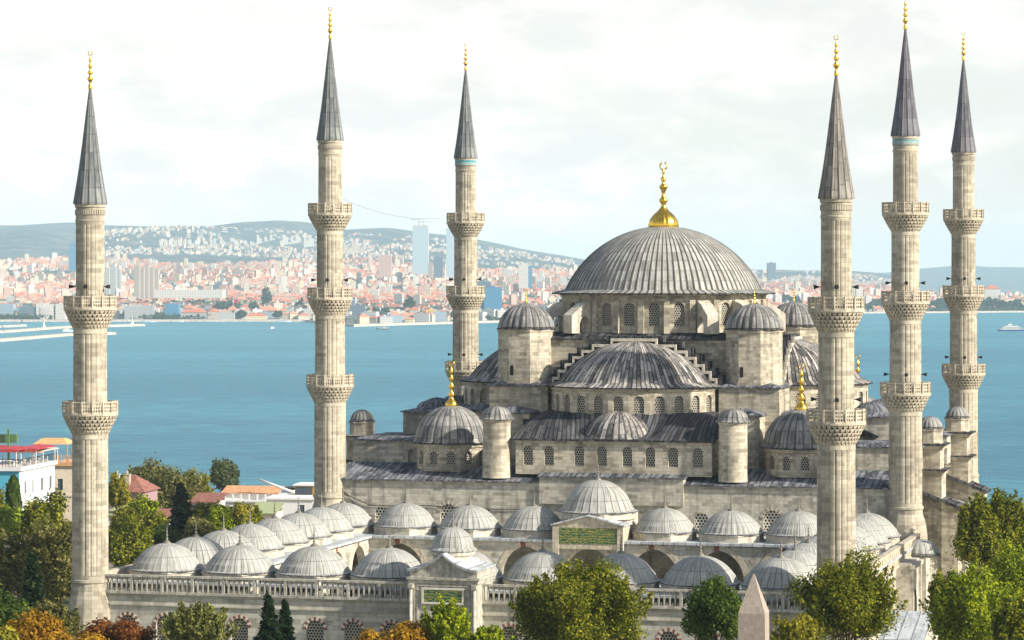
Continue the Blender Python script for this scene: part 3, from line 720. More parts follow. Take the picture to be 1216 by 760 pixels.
# stepped buttress piers with domelets on both flanks
for sx in (-1, 1):
    for v_ in (V0-14, V0+14):
        def B_(mb, a, b, w, z0, z1, m=0): xa, xb = sorted((U0+sx*a, U0+sx*b)); mb.box(xa, xb, v_-w, v_+w, z0, z1, m)
        mb = MB(); B_(mb, 26, 36.4, 2.1, 0, 17.25); B_(mb, 32.8, 36.2, 1.9, 17.25, 20.9)
        for (z, e) in ((17.25, .35), (20.2, .3)): 
            B_(mb, 32.5, 36.4+e*.5, 2.1+e*.4, z, z+.22); B_(mb, 32.4, 36.4+e, 2.1+e*.7, z+.22, z+.42)
        bp = part(mb, 'flank_buttress', M['stone'])
        mb = MB(); B_(mb, 32.3, 36.95, 2.45, 17.67, 17.85); B_(mb, 32.3, 36.9, 2.4, 20.62, 20.8)
        # sloping coping lower down
        for (za, zb) in ((15.6, 13.2),):
            xa, xb = U0+sx*32.5, U0+sx*38.8; w = 2.35
            b = [(xa, v_-w, za), (xb, v_-w, zb), (xb, v_+w, zb), (xa, v_+w, za)]; t_ = [(x, y, z+.35) for x, y, z in b]
            if sx < 0: b = b[::-1]; t_ = t_[::-1]
            mb.hexa(b, t_)
        part(mb, 'lead_coping', M['lead_deep'], bp)
        mb = MB(); xa, xb = sorted((U0+sx*33, U0+sx*38.3)); w = 2.1
        zA, zB = (15.5, 13.3) if sx > 0 else (13.3, 15.5)
        b = [(xa, v_-w, 0), (xb, v_-w, 0), (xb, v_+w, 0), (xa, v_+w, 0)]; t_ = [(xa, v_-w, zA), (xb, v_-w, zB), (xb, v_+w, zB), (xa, v_+w, zA)]
        mb.hexa(b, t_); part(mb, 'lower_pier', M['stone'], bp)
        c = (U0+sx*34.8, v_); mb = MB(); ngon(mb, c, 1.55, 20.8, 22.45, 8, PI/8); ngon(mb, c, 1.68, 22.3, 22.5, 8, PI/8); part(mb, 'lantern', M['stone'], bp)
        fluted_dome(bp, c, 1.4, 22.5, 1.25, 16, 'domelet', M['lead_flute'], lip=.2)
# side galleries between the flank piers: arcades with lead roofs
for sx in (-1, 1):
    mb = MB(); x = U0+sx*38.6; ya, yb = V0-11, V0+11
    def arc(z0, z1, w, zs, n):
        L = yb-ya; ops = [(L*(i+.5)/n, w, z0+.1, zs, 'pointed') for i in range(n)]
        if sx > 0: return wall(mb, (x, ya), (x, yb), z0, z1, ops, .35, 0, 1)
        return wall(mb, (x, yb), (x, ya), z0, z1, ops, .35, 0, 1)
    arc(6.9, 11.2, 1.15, 9.3, 14); arc(.2, 6.9, 2.3, 4.4, 8)
    wall(mb, (min(x, U0+sx*33), ya), (max(x, U0+sx*33), ya), 0, 11.2)
    xi = U0+sx*35.8; a_, b_ = sorted((xi, xi+.2*sx)); mb.box(a_, b_, ya, yb, 0, 11, 2)
    part(mb, 'side_gallery', [M['trim_pale'], M['red'], M['trim_dark']]); mb = MB()
    b = [(x+.5*sx, ya-.3, 11.2), (x+.5*sx, yb+.3, 11.2), (U0+sx*33.2, yb+.3, 12.9), (U0+sx*33.2, ya-.3, 12.9)]
    if sx < 0: b = b[::-1]
    mb.hexa([(p[0], p[1], p[2]-.2) for p in b], b); part(mb, 'gallery_roof', M['lead_court'])
    # shallow arched eaves roof: row of little vaults
# drain pipes and cables on the front wall
for x in (.95, 66.9):
    mb = MB(); mb.tube([(x, F0-.2, 16.3), (x, F0-.2, 9)], .13, 6); part(mb, 'drain_pipe', M['dusk'])
for pts in ([(0.9, F0-.15, 16.0), (3, F0-.12, 13.6), (5, F0-.12, 12.2), (6.5, F0-.12, 12.0)], [(1.2, F0-.15, 15.0), (5, F0-.12, 13.4), (12, F0-.12, 13.5), (18, F0-.12, 13.2), (25, F0-.12, 13.3)]):
    mb = MB(); mb.tube(pts, .045, 5); part(mb, 'cable', M['dusk'])
# ------------------------------------------------------------------ courtyard
court = empty('courtyard_arcade', (OX, OY, 0), -TH)
tag(court, 'square stone courtyard ringed by an arcade of thirty pale lead domes', 'courtyard')
cp = lambda mb, name, mat, parent=None: mb.build(name, mat, parent or court)
VF, VB = -62.0, -6.5; UL, UR = 3.6, 64.4
us = [34+7.6*k for k in range(-4, 5)]; dv = (VB-VF)/7; vs_ = [VF+dv*k for k in range(8)]
ZR = 10.75
def court_dome(c, z, R=3.15, rise=None, sk=.6, finh=1.9, base=True, name='dome', ribs=32):
    rise = rise or random.uniform(2.28, 2.44); R = R*random.uniform(.985, 1.015); mb = MB(); wob = random.uniform(0, 6)
    mb.lathe([(R+sk-.15, z-.02), (R+sk, z), (R+sk, z+.10), (R+sk*.5, z+.22), (R+.16, z+.52), (R+.03, z+.8)]+[(r, q+.62) for r, q in dome_prof(R, rise-.5, z, 11)][1:], ribs*4, c, mod=lambda th, i, j: (1.012 if j % 4 == 0 else 1.0)*(1+.006*math.sin(3*th+wob+i*.8)*math.sin(i*1.1+wob)), uw=ribs, a0=wob, a1=wob+2*PI, smooth=False, lip=2)
    d = cp(mb, name, [M['lead_court'], M['lead_roof']])
    finial(d, c, z+rise+.15, finh, M['bronze'], base=.38, crescent=True)
    if base:
        mb = MB(); ngon(mb, c, R+.55, ZR-.1, z-.03, 8, PI/8); ngon(mb, c, R+.66, z-.16, z-.03, 8, PI/8); cp(mb, 'dome_base', M['trim_pale'], d)
for i, u in enumerate(us):
    for j, v in enumerate(vs_):
        if not (i in (0, 8) or j in (0, 7)): continue
        if i == 4 and j == 7: court_dome((u, v-.5), 13.75, 3.75, 3.35, .75, 2.1, False, 'portal_dome', 28)
        else: court_dome((u, v), 11.58)
# roofs of the four ranges
mb = MB(); H = 4.6
mb.box(UL-H-.9, UR+H+.9, VF-H+.6, VF+H+.35, ZR-.25, ZR); mb.box(UL-H-.9, UR+H+.9, VB-H-.35, -.75, ZR-.252, ZR-.004)
mb.box(UL-H-.9, UL+H+.35, VF+H+.36, VB-H-.36, ZR-.25, ZR); mb.box(UR-H-.35, UR+H+.9, VF+H+.36, VB-H-.36, ZR-.25, ZR)
cp(mb, 'arcade_roof', M['lead_skirt'])
# inner arcade walls
mb = MB(); mi = [M['stone_court'], M['red'], M['white']]
IU0, IU1, IV0, IV1 = UL+H, UR-H, VF+H, VB-H
def arcade(A, B, n, off=0.0):
    L = math.dist(A, B); b = L/n
    return wall(mb, A, B, 0, ZR-.26, [(b*(i+.5), 5.4, .01, 6.85, 'pointed', 3.15) for i in range(n)], .9)
ou = arcade((IU0, IV1), (IU1, IV1), 7); ol = arcade((IU0, IV0), (IU0, IV1), 6); orr = arcade((IU1, IV1), (IU1, IV0), 6); of = arcade((IU1, IV0), (IU0, IV0), 7)
aw = cp(mb, 'arcade_wall', M['stone_court'])
mb = MB()
for o in ou+ol+orr+of:
    ol_, P, sc, w, zs, kind, rise = o; a = arch_pts(sc, w, zs, kind, 16, rise); cen = (sc, zs-.4)
    def ow(p, q): dx, dz = p[0]-cen[0], p[1]-cen[1]; l = math.hypot(dx, dz); return (p[0]+dx/l*q, p[1]+dz/l*q)
    for i in range(len(a)-1):
        p0, p1 = a[i], a[i+1]; q0, q1 = ow(p0, .62), ow(p1, .62); mm = 1 if i == 7 else 0
        fr = [P(*p0, -.06), P(*p1, -.06), P(*q1, -.06), P(*q0, -.06)]; bk = [P(*p0, .02), P(*p1, .02), P(*q1, .02), P(*q0, .02)]
        mb.face(fr[::-1], mm)
        for x in range(4): y = (x+1) % 4; mb.face([fr[x], fr[y], bk[y], bk[x]], mm)
cp(mb, 'arch_trim', [M['trim'], M['red']], aw)
mb = MB()      # round bosses in the spandrels
for A, B, n in (((IU0, IV1), (IU1, IV1), 7), ((IU0, IV0), (IU0, IV1), 6), ((IU1, IV1), (IU1, IV0), 6)):
    A = Vector(A); B = Vector(B); d = (B-A).normalized(); nn_ = Vector((d.y, -d.x)); b = (B-A).length/n
    for i in range(n+1):
        p = A+d*min(max(b*i, .3), (B-A).length-.3)+nn_*.03
        pts = [(p.x+d.x*.28*math.cos(t_), p.y+d.y*.28*math.cos(t_), 8.9+.28*math.sin(t_)) for t_ in [2*PI*k/12 for k in range(12)]]
        mb.face(pts)
cp(mb, 'roundel', M['trim_dark'], aw)
# back walls inside the arcade
# eave strips
mb = MB()
e = .45
for (x0, x1, y0, y1) in ((IU0-e, IU1+e, IV1-e, IV1+.4), (IU0-.4, IU0+e, IV0, IV1-e), (IU1-e, IU1+.4, IV0, IV1-e), (IU0-e, IU1+e, IV0-.4, IV0+e)):
    mb.box(x0, x1, y0, y1, ZR-.22, ZR+.05)
cp(mb, 'eave', M['lead_skirt'])
# portal block in the middle of the prayer hall side, with inscription
mb = MB(); px0, px1 = 34-3.9, 34+3.9; yf = IV1-.75
def gable(mb, x0, x1, y0, y1, z0, ze, zp, m=0, mt=1, over=.3, th=.16):
    xm = (x0+x1)/2; f = [(x0,y0,z0),(x1,y0,z0),(x1,y0,ze),(xm,y0,zp),(x0,y0,ze)]; b = [(x,y1,z) for x,_,z in f]
    mb.face(f, m); mb.face(b[::-1], m)
    mb.face([f[1], b[1], b[2], f[2]], m); mb.face([b[0], f[0], f[4], b[4]], m)
    for s, (p, q) in ((0, (f[4], f[3])), (1, (f[3], f[2]))):
        a = (p[0]-(over if s == 0 else 0), y0-over, p[2]-(over*.35 if s == 0 else 0)); c_ = (q[0]+(over if s else 0), y0-over, q[2]-(over*.35 if s else 0))
        bt = [a, c_, (c_[0], y1, c_[2]), (a[0], y1, a[2])]; tp = [(x, y, z+th) for x, y, z in bt]; mb.hexa(bt, tp, mt)
gable(mb, px0, px1, yf, IV1+3.2, ZR-.9, 12.55, 13.55)
mb.box(px0-.15, px0+.55, yf-.12, yf+.3, 8.5, 12.4); mb.box(px1-.55, px1+.15, yf-.12, yf+.3, 8.5, 12.4)
pb = cp(mb, 'portal_block', [M['trim'], M['lead_skirt']])
mb = MB(); mb.box(px0+.1, px1-.1, yf+3, VB+3.2, ZR, 13.5); ngon(mb, (34, VB-.5), 4.5, 13.0, 13.72, 8, PI/8); cp(mb, 'portal_base', M['trim_pale'], pb)
mb = MB(); mb.face([(px0+.62, yf-.06, 10.45), (px1-.62, yf-.06, 10.45), (px1-.62, yf-.06, 12.2), (px0+.62, yf-.06, 12.2)]); mb.box(px0+.6, px1-.6, yf-.05, yf+.02, 10.43, 12.22)
cp(mb, 'inscription_panel', M['inscription'], pb)
mb = MB(); mb.box(-6, 74, yf-3, yf-2.9, -.5, -.4)
# outer front wall with windows; two storeys
YF = -67.4; XL, XR = -1.2, 69.4
mb = MB(); bay = 3.8; ops = []
for k in range(18):
    x = 34+(k-8.5)*bay
    if abs(x-34) > 4.6: ops.append((x-XL, 1.75, 3.3, 6.75, 'round'))
L1 = [o for o in ops if o[0] < 34-XL-4]; L2 = [(o[0]-(37.2-XL),)+o[1:] for o in ops if o[0] > 34-XL+4]
outs = wall(mb, (XL, YF), (30.8, YF), 0, 9.75, L1, .5) + wall(mb, (37.2, YF), (XR, YF), 0, 9.75, L2, .5)
# flank walls
nn2 = [(6+4.0*i, 1.3, 4.0, 6.3, 'round') for i in range(9)]
wall(mb, (XR, YF), (XR, -.75), 0, 9.75, nn2, .5); wall(mb, (XL, -.75), (XL, YF), 0, 9.75, nn2, .5)
mb.box(XL-.15, 30.8, YF-.16, YF+.2, 8.55, 8.72); mb.box(37.2, XR+.15, YF-.16, YF+.2, 8.55, 8.72)
ow_ = cp(mb, 'outer_wall', M['stone_court'])
for o in outs: pane(o, 'window', M['grille'], court, .3, [M['red'], M['trim_pale']], .32, 13)
mb = MB()
for x in (XR-.4, XL+.2): mb.box(x, x+.1, YF+2, -3, 3.5, 7.2)
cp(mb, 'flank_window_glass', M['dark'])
# round windows near the left minaret
# balustrade on the front: posts with pierced feet
mb = MB()
def balustrade(A, B, z0, z1, step=.52, solid=False):
    A = Vector(A); B = Vector(B); L = (B-A).length; d = (B-A)/L; ang = math.atan2(d.y, d.x); c = (A+B)/2
    mb.obox(c, ang, L/2, .28, z0-.16, z0+.1); mb.obox(c, ang, L/2, .24, z1-.2, z1)
    n = int(L/step)
    for i in range(n+1):
        p = A+d*(i*L/n)
        mb.obox(p, ang, .075 if i % 6 else .13, .14 if i % 6 else .22, z0+.08, z1-.18)
        if i % 6: 
            mb.obox(p+d*(L/n/2), ang, .13, .09, z0+.1, z0+.42, tx=.05)
            mb.obox(p+d*(L/n/2), ang, .05, .09, z1-.45, z1-.19, tx=.16)
balustrade((XL+.2, YF), (30.8, YF), 9.85, 11.5); balustrade((37.2, YF), (XR-.2, YF), 9.85, 11.5)
cp(mb, 'balustrade', M['trim_grey'])
mb = MB()
mb.box(XR-.25, XR+.3, YF+1, -.9, 9.75, 11.4); mb.box(XR-.35, XR+.45, YF+1, -.9, 9.5, 9.75); mb.box(XR-.32, XR+.38, YF+1, -.9, 11.4, 11.6)
for i in range(44): yy = YF+2+i*1.5; mb.box(XR+.3, XR+.36, yy, yy+.12, 9.8, 11.38)
cp(mb, 'parapet', M['trim'])
mb = MB(); mb.box(XL-.3, XL+.25, YF+1, -.9, 9.7, 11.4); mb.box(XL-.38, XL+.32, YF+1, -.9, 11.39, 11.6); cp(mb, 'parapet', M['trim'])
# side portal on the right flank
for sx, x in ((1, XR), (-1, XL)):
    mb = MB(); a, b = sorted((x, x+sx*1.6)); mb.box(a, b, -20, -13, 0, 9.9)
    for yy in (-19.9, -13.6): a, b = sorted((x+sx*1.6, x+sx*1.9)); mb.box(a, b, yy, yy+.5, 0, 9.3)
    a, b = sorted((x+sx*1.5, x+sx*2.05)); mb.box(a, b, -20.2, -12.8, 9.3, 9.75)
    a, b = sorted((x+sx*1.6, x+sx*1.72)); 
    sp_ = cp(mb, 'side_portal', M['trim_pale'])
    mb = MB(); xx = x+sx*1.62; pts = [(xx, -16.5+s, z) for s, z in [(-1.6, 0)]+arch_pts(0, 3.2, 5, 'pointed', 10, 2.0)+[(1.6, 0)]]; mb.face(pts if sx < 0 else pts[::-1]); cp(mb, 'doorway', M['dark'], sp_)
    mb = MB(); ngon(mb, (x+sx*1.2, -8), 2.0, 0, 9.8, 8, PI/8); cp(mb, 'apse', M['trim_pale'], sp_)
    fluted_dome(sp_, (x+sx*1.2, -8), 1.9, 9.8, 1.5, 16, 'dome', M['lead_court'])
# courtyard paving
mb = MB(); mb.box(IU0, IU1, IV0, IV1, -.3, .05); cp(mb, 'paving', M['white'])
# gate pavilion
gate = empty('gatehouse', (OX+34*CT+(-67)*ST, OY-34*ST+(-67)*CT, 0), -TH)
tag(gate, 'domed stone gate pavilion with curved gable and green inscription in the courtyard front', 'gatehouse')
gp = lambda mb, name, mat, parent=None: mb.build(name, mat, parent or gate)
mb = MB(); gw = 3.2; gy = -2.6
wall(mb, (-gw, gy), (gw, gy), 0, 12.6, [(gw, 3.0, .02, 5.2, 'pointed', 2.1)], 1.2)
wall(mb, (gw, gy), (gw, 3.2), 0, 12.6); wall(mb, (gw, 3.2), (-gw, 3.2), 0, 12.6); wall(mb, (-gw, 3.2), (-gw, gy), 0, 12.6)
mb.box(-gw-.3, gw+.3, gy-.3, 3.35, 12.0, 12.25); mb.box(-gw-.15, gw+.15, gy-.16, 3.3, 11.65, 12.0)
# corner columns and inner frame
for x in (-gw-.02, gw-.5): mb.box(x, x+.52, gy-.2, gy+.3, 0, 11.65)
for x in (-gw+.62, gw-.78): mb.box(x, x+.16, gy-.12, gy+.1, 0, 11.4)
mb.box(-gw+.62, gw-.62, gy-.12, gy+.1, 11.4, 11.6)
# curved gable
K = 16; top = []
for i in range(K+1):
    s = -1+2*i/K; z = 12.85+1.5*(1-abs(s))**1.9; top.append((s*(gw+.05), z))
for (x0, z0), (x1, z1) in zip(top, top[1:]):
    mb.face([(x0, gy-.02, 12.25), (x1, gy-.02, 12.25), (x1, gy-.02, z1), (x0, gy-.02, z0)])
    mb.face([(x1, 3.2, 12.25), (x0, 3.2, 12.25), (x0, 3.2, z0), (x1, 3.2, z1)])
for x, z, q in ((-gw-.05, 12.85, -1), (gw+.05, 12.85, 1)):
    f = [(x, gy-.02, 12.25), (x, 3.2, 12.25), (x, 3.2, z), (x, gy-.02, z)]; mb.face(f if q > 0 else f[::-1])
for x in (-gw-.08, gw-.33):
    mb.tube([(x+.2, gy-.3, 0), (x+.2, gy-.3, 11.3)], .16, 10); mb.box(x-.05, x+.45, gy-.5, gy-.1, 11.2, 11.6)
gb = gp(mb, 'wall', M['trim_grey'])
mb = MB()
for (x0, z0), (x1, z1) in zip(top, top[1:]):
    b = [(x0*1.05, gy-.38, z0), (x1*1.05, gy-.38, z1), (x1*1.05, 3.5, z1), (x0*1.05, 3.5, z0)]; mb.hexa(b, [(p[0], p[1], p[2]+.16) for p in b])
for i in range(44): 
    x = -gw-.1+(2*gw+.2)*i/43; s = abs(x)/(gw+.05); z = 12.85+1.5*max(0, 1-s)**1.9; mb.box(x-.04, x+.04, gy-.46, gy-.37, z-.06, z+.2)
gp(mb, 'roof', M['lead_skirt'], gb)
mb = MB(); ngon(mb, (0, .6), 1.95, 11.9, 14.3, 12, 0); mb.lathe([(1.95, 14.0), (2.12, 14.15), (2.15, 14.45), (1.95, 14.5)], 24, (0, .6), smooth=False); dm = gp(mb, 'drum', M['trim_pale'])
mb = MB(); mb.lathe([(1.9, 14.45), (2.25, 14.5), (2.25, 14.62), (2.0, 14.8)]+dome_prof(1.92, 1.85, 14.75, 9), 22*4, (0, .6), mod=ridge(.02, 4), uw=22, smooth=False)
d_ = gp(mb, 'dome', M['lead_court'], dm)
finial(d_, (0, .6), 16.6, 1.7, M['bronze'], base=.34)
mb = MB(); x0, x1, z0, z1 = -1.85, 1.85, 9.95, 11.1; mb.face([(x0, gy-.2, z0), (x1, gy-.2, z0), (x1, gy-.2, z1), (x0, gy-.2, z1)])
ip = gp(mb, 'inscription_panel', M['inscription'], gb); mb = MB()
for b in ((x0-.2, x1+.2, gy-.24, gy-.1, z1, z1+.18), (x0-.2, x1+.2, gy-.24, gy-.1, z0-.18, z0), (x0-.2, x0, gy-.24, gy-.1, z0, z1), (x1, x1+.2, gy-.24, gy-.1, z0, z1)): mb.box(*b)
gp(mb, 'panel_frame', M['white'], gb)
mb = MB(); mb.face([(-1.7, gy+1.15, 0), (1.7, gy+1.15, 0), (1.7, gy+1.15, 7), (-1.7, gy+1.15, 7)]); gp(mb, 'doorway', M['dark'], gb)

# obelisk in the square before the mosque
p = at(895, 331, 205); ob = MB(); w = .93; zt = CAMZ-(681-331)/F*205; zs = CAMZ-(727-331)/F*205
ob.obox((0, 0), .0, w*1.12, w*1.12, .6, zs, 0, tx=w*.98, ty=w*.98); ob.obox((0, 0), 0, w*.98, w*.98, zs, zt, 0, tx=.03, ty=.03)
t = NT('rose granite'); n1 = t.noise(t.pos(), 6, 5, .7); n2 = t.noise(t.mapping(t.pos(), (1, 1, .5)), 1.6, 3)
n4 = t.noise(t.mapping(t.pos(), (3, 3, 1.1)), 2.2, 5, .75); c = t.mix(t.ramp(n4, [(.35, (0,0,0)), (.65, (1,1,1))]), (.25,.205,.165), (.41,.35,.285)); c = t.mix(t.ramp(n2, [(.45, (0,0,0)), (.75, (.6,.6,.6))]), c, (.36,.29,.24))
gr = t.pbr(c, .8, bump=n1, bstr=.3, bdist=.05)
obo = ob.build('obelisk', gr, None, (p.x, 205, 0)); obo.rotation_euler = (0, 0, -.24)
for q in obo.data.polygons: q.use_smooth = False
tag(obo, 'rose granite obelisk tip rising in front of the courtyard wall', 'obelisk')
mb = MB(); mb.obox((0, 0), 0, 1.6, 1.6, -.3, .6); mb.build('plinth', M['white'], obo)
# cable strung between the two left hall minarets
xa, ya = UV2W(0, 0); xb, yb = UV2W(0, 57.2); mb = MB(); pts = []
for i in range(17):
    f = i/16; pts.append((xa+(xb-xa)*f+1.4*(1-f), ya+(yb-ya)*f, 49.4+(48.8-49.4)*f-2.4*4*f*(1-f)*.55))
mb.tube(pts, .013, 5); cb = mb.build('cable', M['dusk']); tag(cb, 'thin cable sagging between the two left minarets of the hall', 'cable')
# ------------------------------------------------------------------ land near the mosque
def gz(x, y):
    if y < 400: return 0.0
    t_ = min(1, (y-400)/420); return -32*t_*t_*(3-2*t_)
def grid_mesh(name, X, Y, Z, mat, kind='structure'):
    nx, ny = len(X), len(Y); me = bpy.data.meshes.new(name)
    v = [(X[i] if not callable(X) else 0, Y[j], Z[j][i]) for j in range(ny) for i in range(nx)]
    f = [(j*nx+i, j*nx+i+1, (j+1)*nx+i+1, (j+1)*nx+i) for j in range(ny-1) for i in range(nx-1)]
    me.from_pydata(v, [], f); me.materials.append(mat); me.update(); o = bpy.data.objects.new(name, me); COL.objects.link(o); tag(o, kind=kind); return o
t = NT('park ground'); a = t.noise(t.pos(), .05, 4); b = t.noise(t.pos(), 1.2, 4)
M['ground'] = t.pbr(t.mix(t.ramp(a, [(.45, (0,0,0)), (.55, (1,1,1))]), t.mix(b, (.05,.075,.025), (.09,.10,.04)), t.mix(b, (.16,.14,.11), (.24,.21,.17))), .95)
X = list(np.linspace(-700, 700, 57)); Y = list(np.linspace(-60, 900, 49))
grid_mesh('ground', X, Y, [[gz(x, y)-.05 for x in X] for y in Y], M['ground'])
# sea
t = NT('sea water'); pos = t.pos()
w1 = t.noise(t.mapping(pos, (.05, .16, 1)), 1.0, 5, .62); w2 = t.noise(t.mapping(pos, (.35, .7, 1)), 1.0, 3, .6)
big = t.noise(t.mapping(pos, (.0012, .0028, 1)), 1.0, 4, .6)
sp = t.n('ShaderNodeSeparateXYZ'); t.l(pos, sp.inputs[0])
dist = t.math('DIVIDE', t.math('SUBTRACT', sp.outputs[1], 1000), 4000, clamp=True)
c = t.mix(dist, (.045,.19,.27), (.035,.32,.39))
bd = t.noise(t.mapping(pos, (.0009, .008, 1)), 1.0, 5, .6, .5); c = t.mix(t.ramp(bd, [(.45, (0,0,0)), (.6, (.6,.6,.6))]), c, (.07,.34,.40))
c = t.mix(t.ramp(big, [(.4, (0,0,0)), (.65, (.6,.6,.6))]), c, (.02,.16,.225))
h = t.math('ADD', t.math('MULTIPLY', w1, 1.0), t.math('MULTIPLY', w2, .35))
c = t.mix(t.ramp(w1, [(.42, (0,0,0)), (.60, (.75,.75,.75))]), c, (.012,.105,.155))
foam = t.noise(t.mapping(pos, (.22, .10, 1)), 1.0, 3, .7)
c = t.mix(t.ramp(foam, [(.70, (0,0,0)), (.75, (.7,.7,.7))]), c, (.6,.68,.68))  # pale flecks: foam, plus sun sparkle painted into the water colour
M['sea'] = t.pbr(c, .38, bump=h, bstr=1.0, bdist=1.2, spec=.14)
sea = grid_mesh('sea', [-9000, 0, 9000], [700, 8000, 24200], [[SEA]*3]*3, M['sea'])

# ------------------------------------------------------------------ far shore
coast = [(-1500,5000),(-600,4900),(370,4914),(402,4480),(420,4400),(600,4830),(700,5600),(900,5960),(1216,6260),(1900,6800),(2600,7000)]
LAY = [
 (6900, [(-1500,350),(0,349),(600,351),(700,355),(880,361),(1216,362),(2600,362)]),
 (8500, [(-1500,318),(0,318),(300,319),(600,325),(700,331),(880,343),(1060,346),(1216,350),(2600,350)]),
 (10500, [(-1500,300),(0,302),(100,303),(160,296),(230,296),(320,304),(400,303),(470,300),(600,312),(700,322),(880,334),(1060,341),(1110,360),(1216,362),(2600,362)]),
 (11700, [(-1500,280),(-200,272),(0,278),(30,273),(60,276),(100,289),(140,277),(190,271),(230,271),(280,279),(380,292),(420,286),(450,290),(520,292),(620,304),(700,315),(880,326),(1000,328),(1060,336),(1110,362),(1216,362),(2600,362)]),
 (13000, [(-1500,262),(-200,262),(0,267),(60,265),(90,264),(130,268),(170,270),(250,268),(290,263),(330,261),(365,265),(395,274),(430,271),(460,270),(500,275),(540,279),(570,286),(620,296),(700,309),(800,318),(880,320),(1000,321),(1040,324),(1080,332),(1110,360),(1216,360),(2600,360)]),
 (15500, [(-1500,300),(0,300),(600,320),(880,328),(1040,334),(1100,354),(2600,354)]),
 (20000, [(-1500,330),(600,330),(880,326),(960,322),(1030,325),(1080,320),(1120,316),(1160,315),(1216,317),(1500,314),(2600,318)]),
 (23600, [(-1500,345),(2600,345)]),
]
def itp(tab, x):
    return float(np.interp(x, [p[0] for p in tab], [p[1] for p in tab]))
def farz(px, D):
    d0 = itp(coast, px)
    if D <= d0: return SEA-6
    ds = [d0, d0+60]; zs = [SEA-2, SEA+2.5]
    for DL, tab in LAY: ds.append(max(DL, ds[-1]+50)); zs.append(CAMZ-(itp(tab, px)-HY)*DL/F)
    return float(np.interp(D, ds, zs))
def nz(x, y):
    return (math.sin(x*.0031+1.3)*math.cos(y*.0023)+.6*math.sin(x*.0077+y*.004)+.4*math.sin(x*.017-y*.011+2))
pxs = np.linspace(-1300, 2500, 300); rows = []
Ds = [0, 30, 70, 200, 400]+list(np.geomspace(700, 19000, 90))
V_ = []
for j, dd in enumerate(Ds):
    for px in pxs:
        d0 = itp(coast, px); D = d0-8+dd if dd < 900 else min(23900, 4900+dd); D = max(D, d0-8+min(dd, 880))
        z = farz(px, D)
        if D > 9000 and z > -10: z += nz((px-608)*D/F, D)*min(5, (D-9000)/700)
        V_.append(((px-608)*D/F, D, z))
nx = len(pxs); me = bpy.data.meshes.new('hills')
me.from_pydata(V_, [], [(j*nx+i, j*nx+i+1, (j+1)*nx+i+1, (j+1)*nx+i) for j in range(len(Ds)-1) for i in range(nx-1)])
t = NT('hill land'); pos = t.pos(); a = t.noise(pos, .0016, 5, .6); b = t.noise(pos, .012, 4, .7); d = t.noise(pos, .03, 3, .7)
c = t.mix(t.ramp(a, [(.42, (0,0,0)), (.58, (1,1,1))]), (.008,.040,.070), (.025,.07,.085))  # blue of the distant haze is put into the land colour itself
sp = t.n('ShaderNodeSeparateXYZ'); t.l(pos, sp.inputs[0])
c = t.mix(t.ramp(b, [(.46, (0,0,0)), (.6, (.75,.75,.75))]), c, (.17,.16,.12))
c = t.mix(t.ramp(d, [(.60, (0,0,0)), (.66, (.7,.7,.7))]), c, (.30,.25,.20))
me.materials.append(t.pbr(c, .95)); me.update(); o = bpy.data.objects.new('hills', me); COL.objects.link(o); tag(o, kind='structure')
for p_ in me.polygons: p_.use_smooth = True

# city materials
def citywall(name, c, win=(.10,.12,.14), wf=.45, fx=3.2, fz=3.1):
    t = NT(name); sp = t.n('ShaderNodeSeparateXYZ'); t.l(t.uv(), sp.inputs[0])
    fu = t.math('FRACT', t.math('DIVIDE', sp.outputs[0], fx)); fv = t.math('FRACT', t.math('DIVIDE', sp.outputs[1], fz))
    m = t.math('MULTIPLY', t.math('LESS_THAN', t.math('ABSOLUTE', t.math('SUBTRACT', fu, .5)), wf/2), t.math('LESS_THAN', t.math('ABSOLUTE', t.math('SUBTRACT', fv, .55)), .23))
    return t.pbr(t.mix(t.math('MULTIPLY', m, .8), c, win), .8)
CW = [citywall('cream render', (.60,.51,.39)), citywall('white render', (.66,.62,.55)), citywall('pink render', (.58,.39,.31)), citywall('sand render', (.64,.51,.37)),
      citywall('grey render', (.42,.42,.40)), citywall('salmon render', (.54,.31,.23)), citywall('dull blue render', (.30,.38,.44)), citywall('pale yellow render', (.70,.60,.38))]
CR_ = [plain('terracotta tiles', (.50,.16,.09), .9, var=.2, vs=.05), plain('pale roof', (.50,.47,.43), .9, vs=.05), plain('orange tiles', (.64,.26,.15), .9, var=.2, vs=.05), plain('dark roof', (.13,.13,.14), .9, vs=.05)]
CR_ += [plain('brown tiles', (.22,.10,.07), .9, var=.3, vs=.05), plain('green roof', (.05,.09,.05), .9, vs=.05)]
CM = CW+CR_
M['glass_blue'] = citywall('blue curtain wall', (.05,.17,.30), (.10,.30,.45), .7, 3.0, 3.4)
M['glass_pale'] = citywall('pale curtain wall', (.42,.52,.56), (.24,.36,.43), .5, 5.0, 4.0)
M['glass_dark'] = citywall('dark curtain wall', (.09,.13,.17), (.18,.24,.28), .6, 3.0, 3.4)
M['tower_brown'] = citywall('brown tower render', (.40,.34,.28), (.16,.15,.14), .5, 3.0, 3.2)
M['white_flat'] = plain('white paint', (.75,.74,.70), .7, var=.05)
M['rock'] = plain('pale rubble', (.42,.37,.31), .95, var=.35, vs=.25)
M['redpaint'] = plain('red cloth', (.46,.05,.06), .6)
M['hull_blue'] = plain('blue hull paint', (.03,.08,.28), .4)
M['yellowpaint'] = plain('yellow panel', (.70,.45,.05), .6)

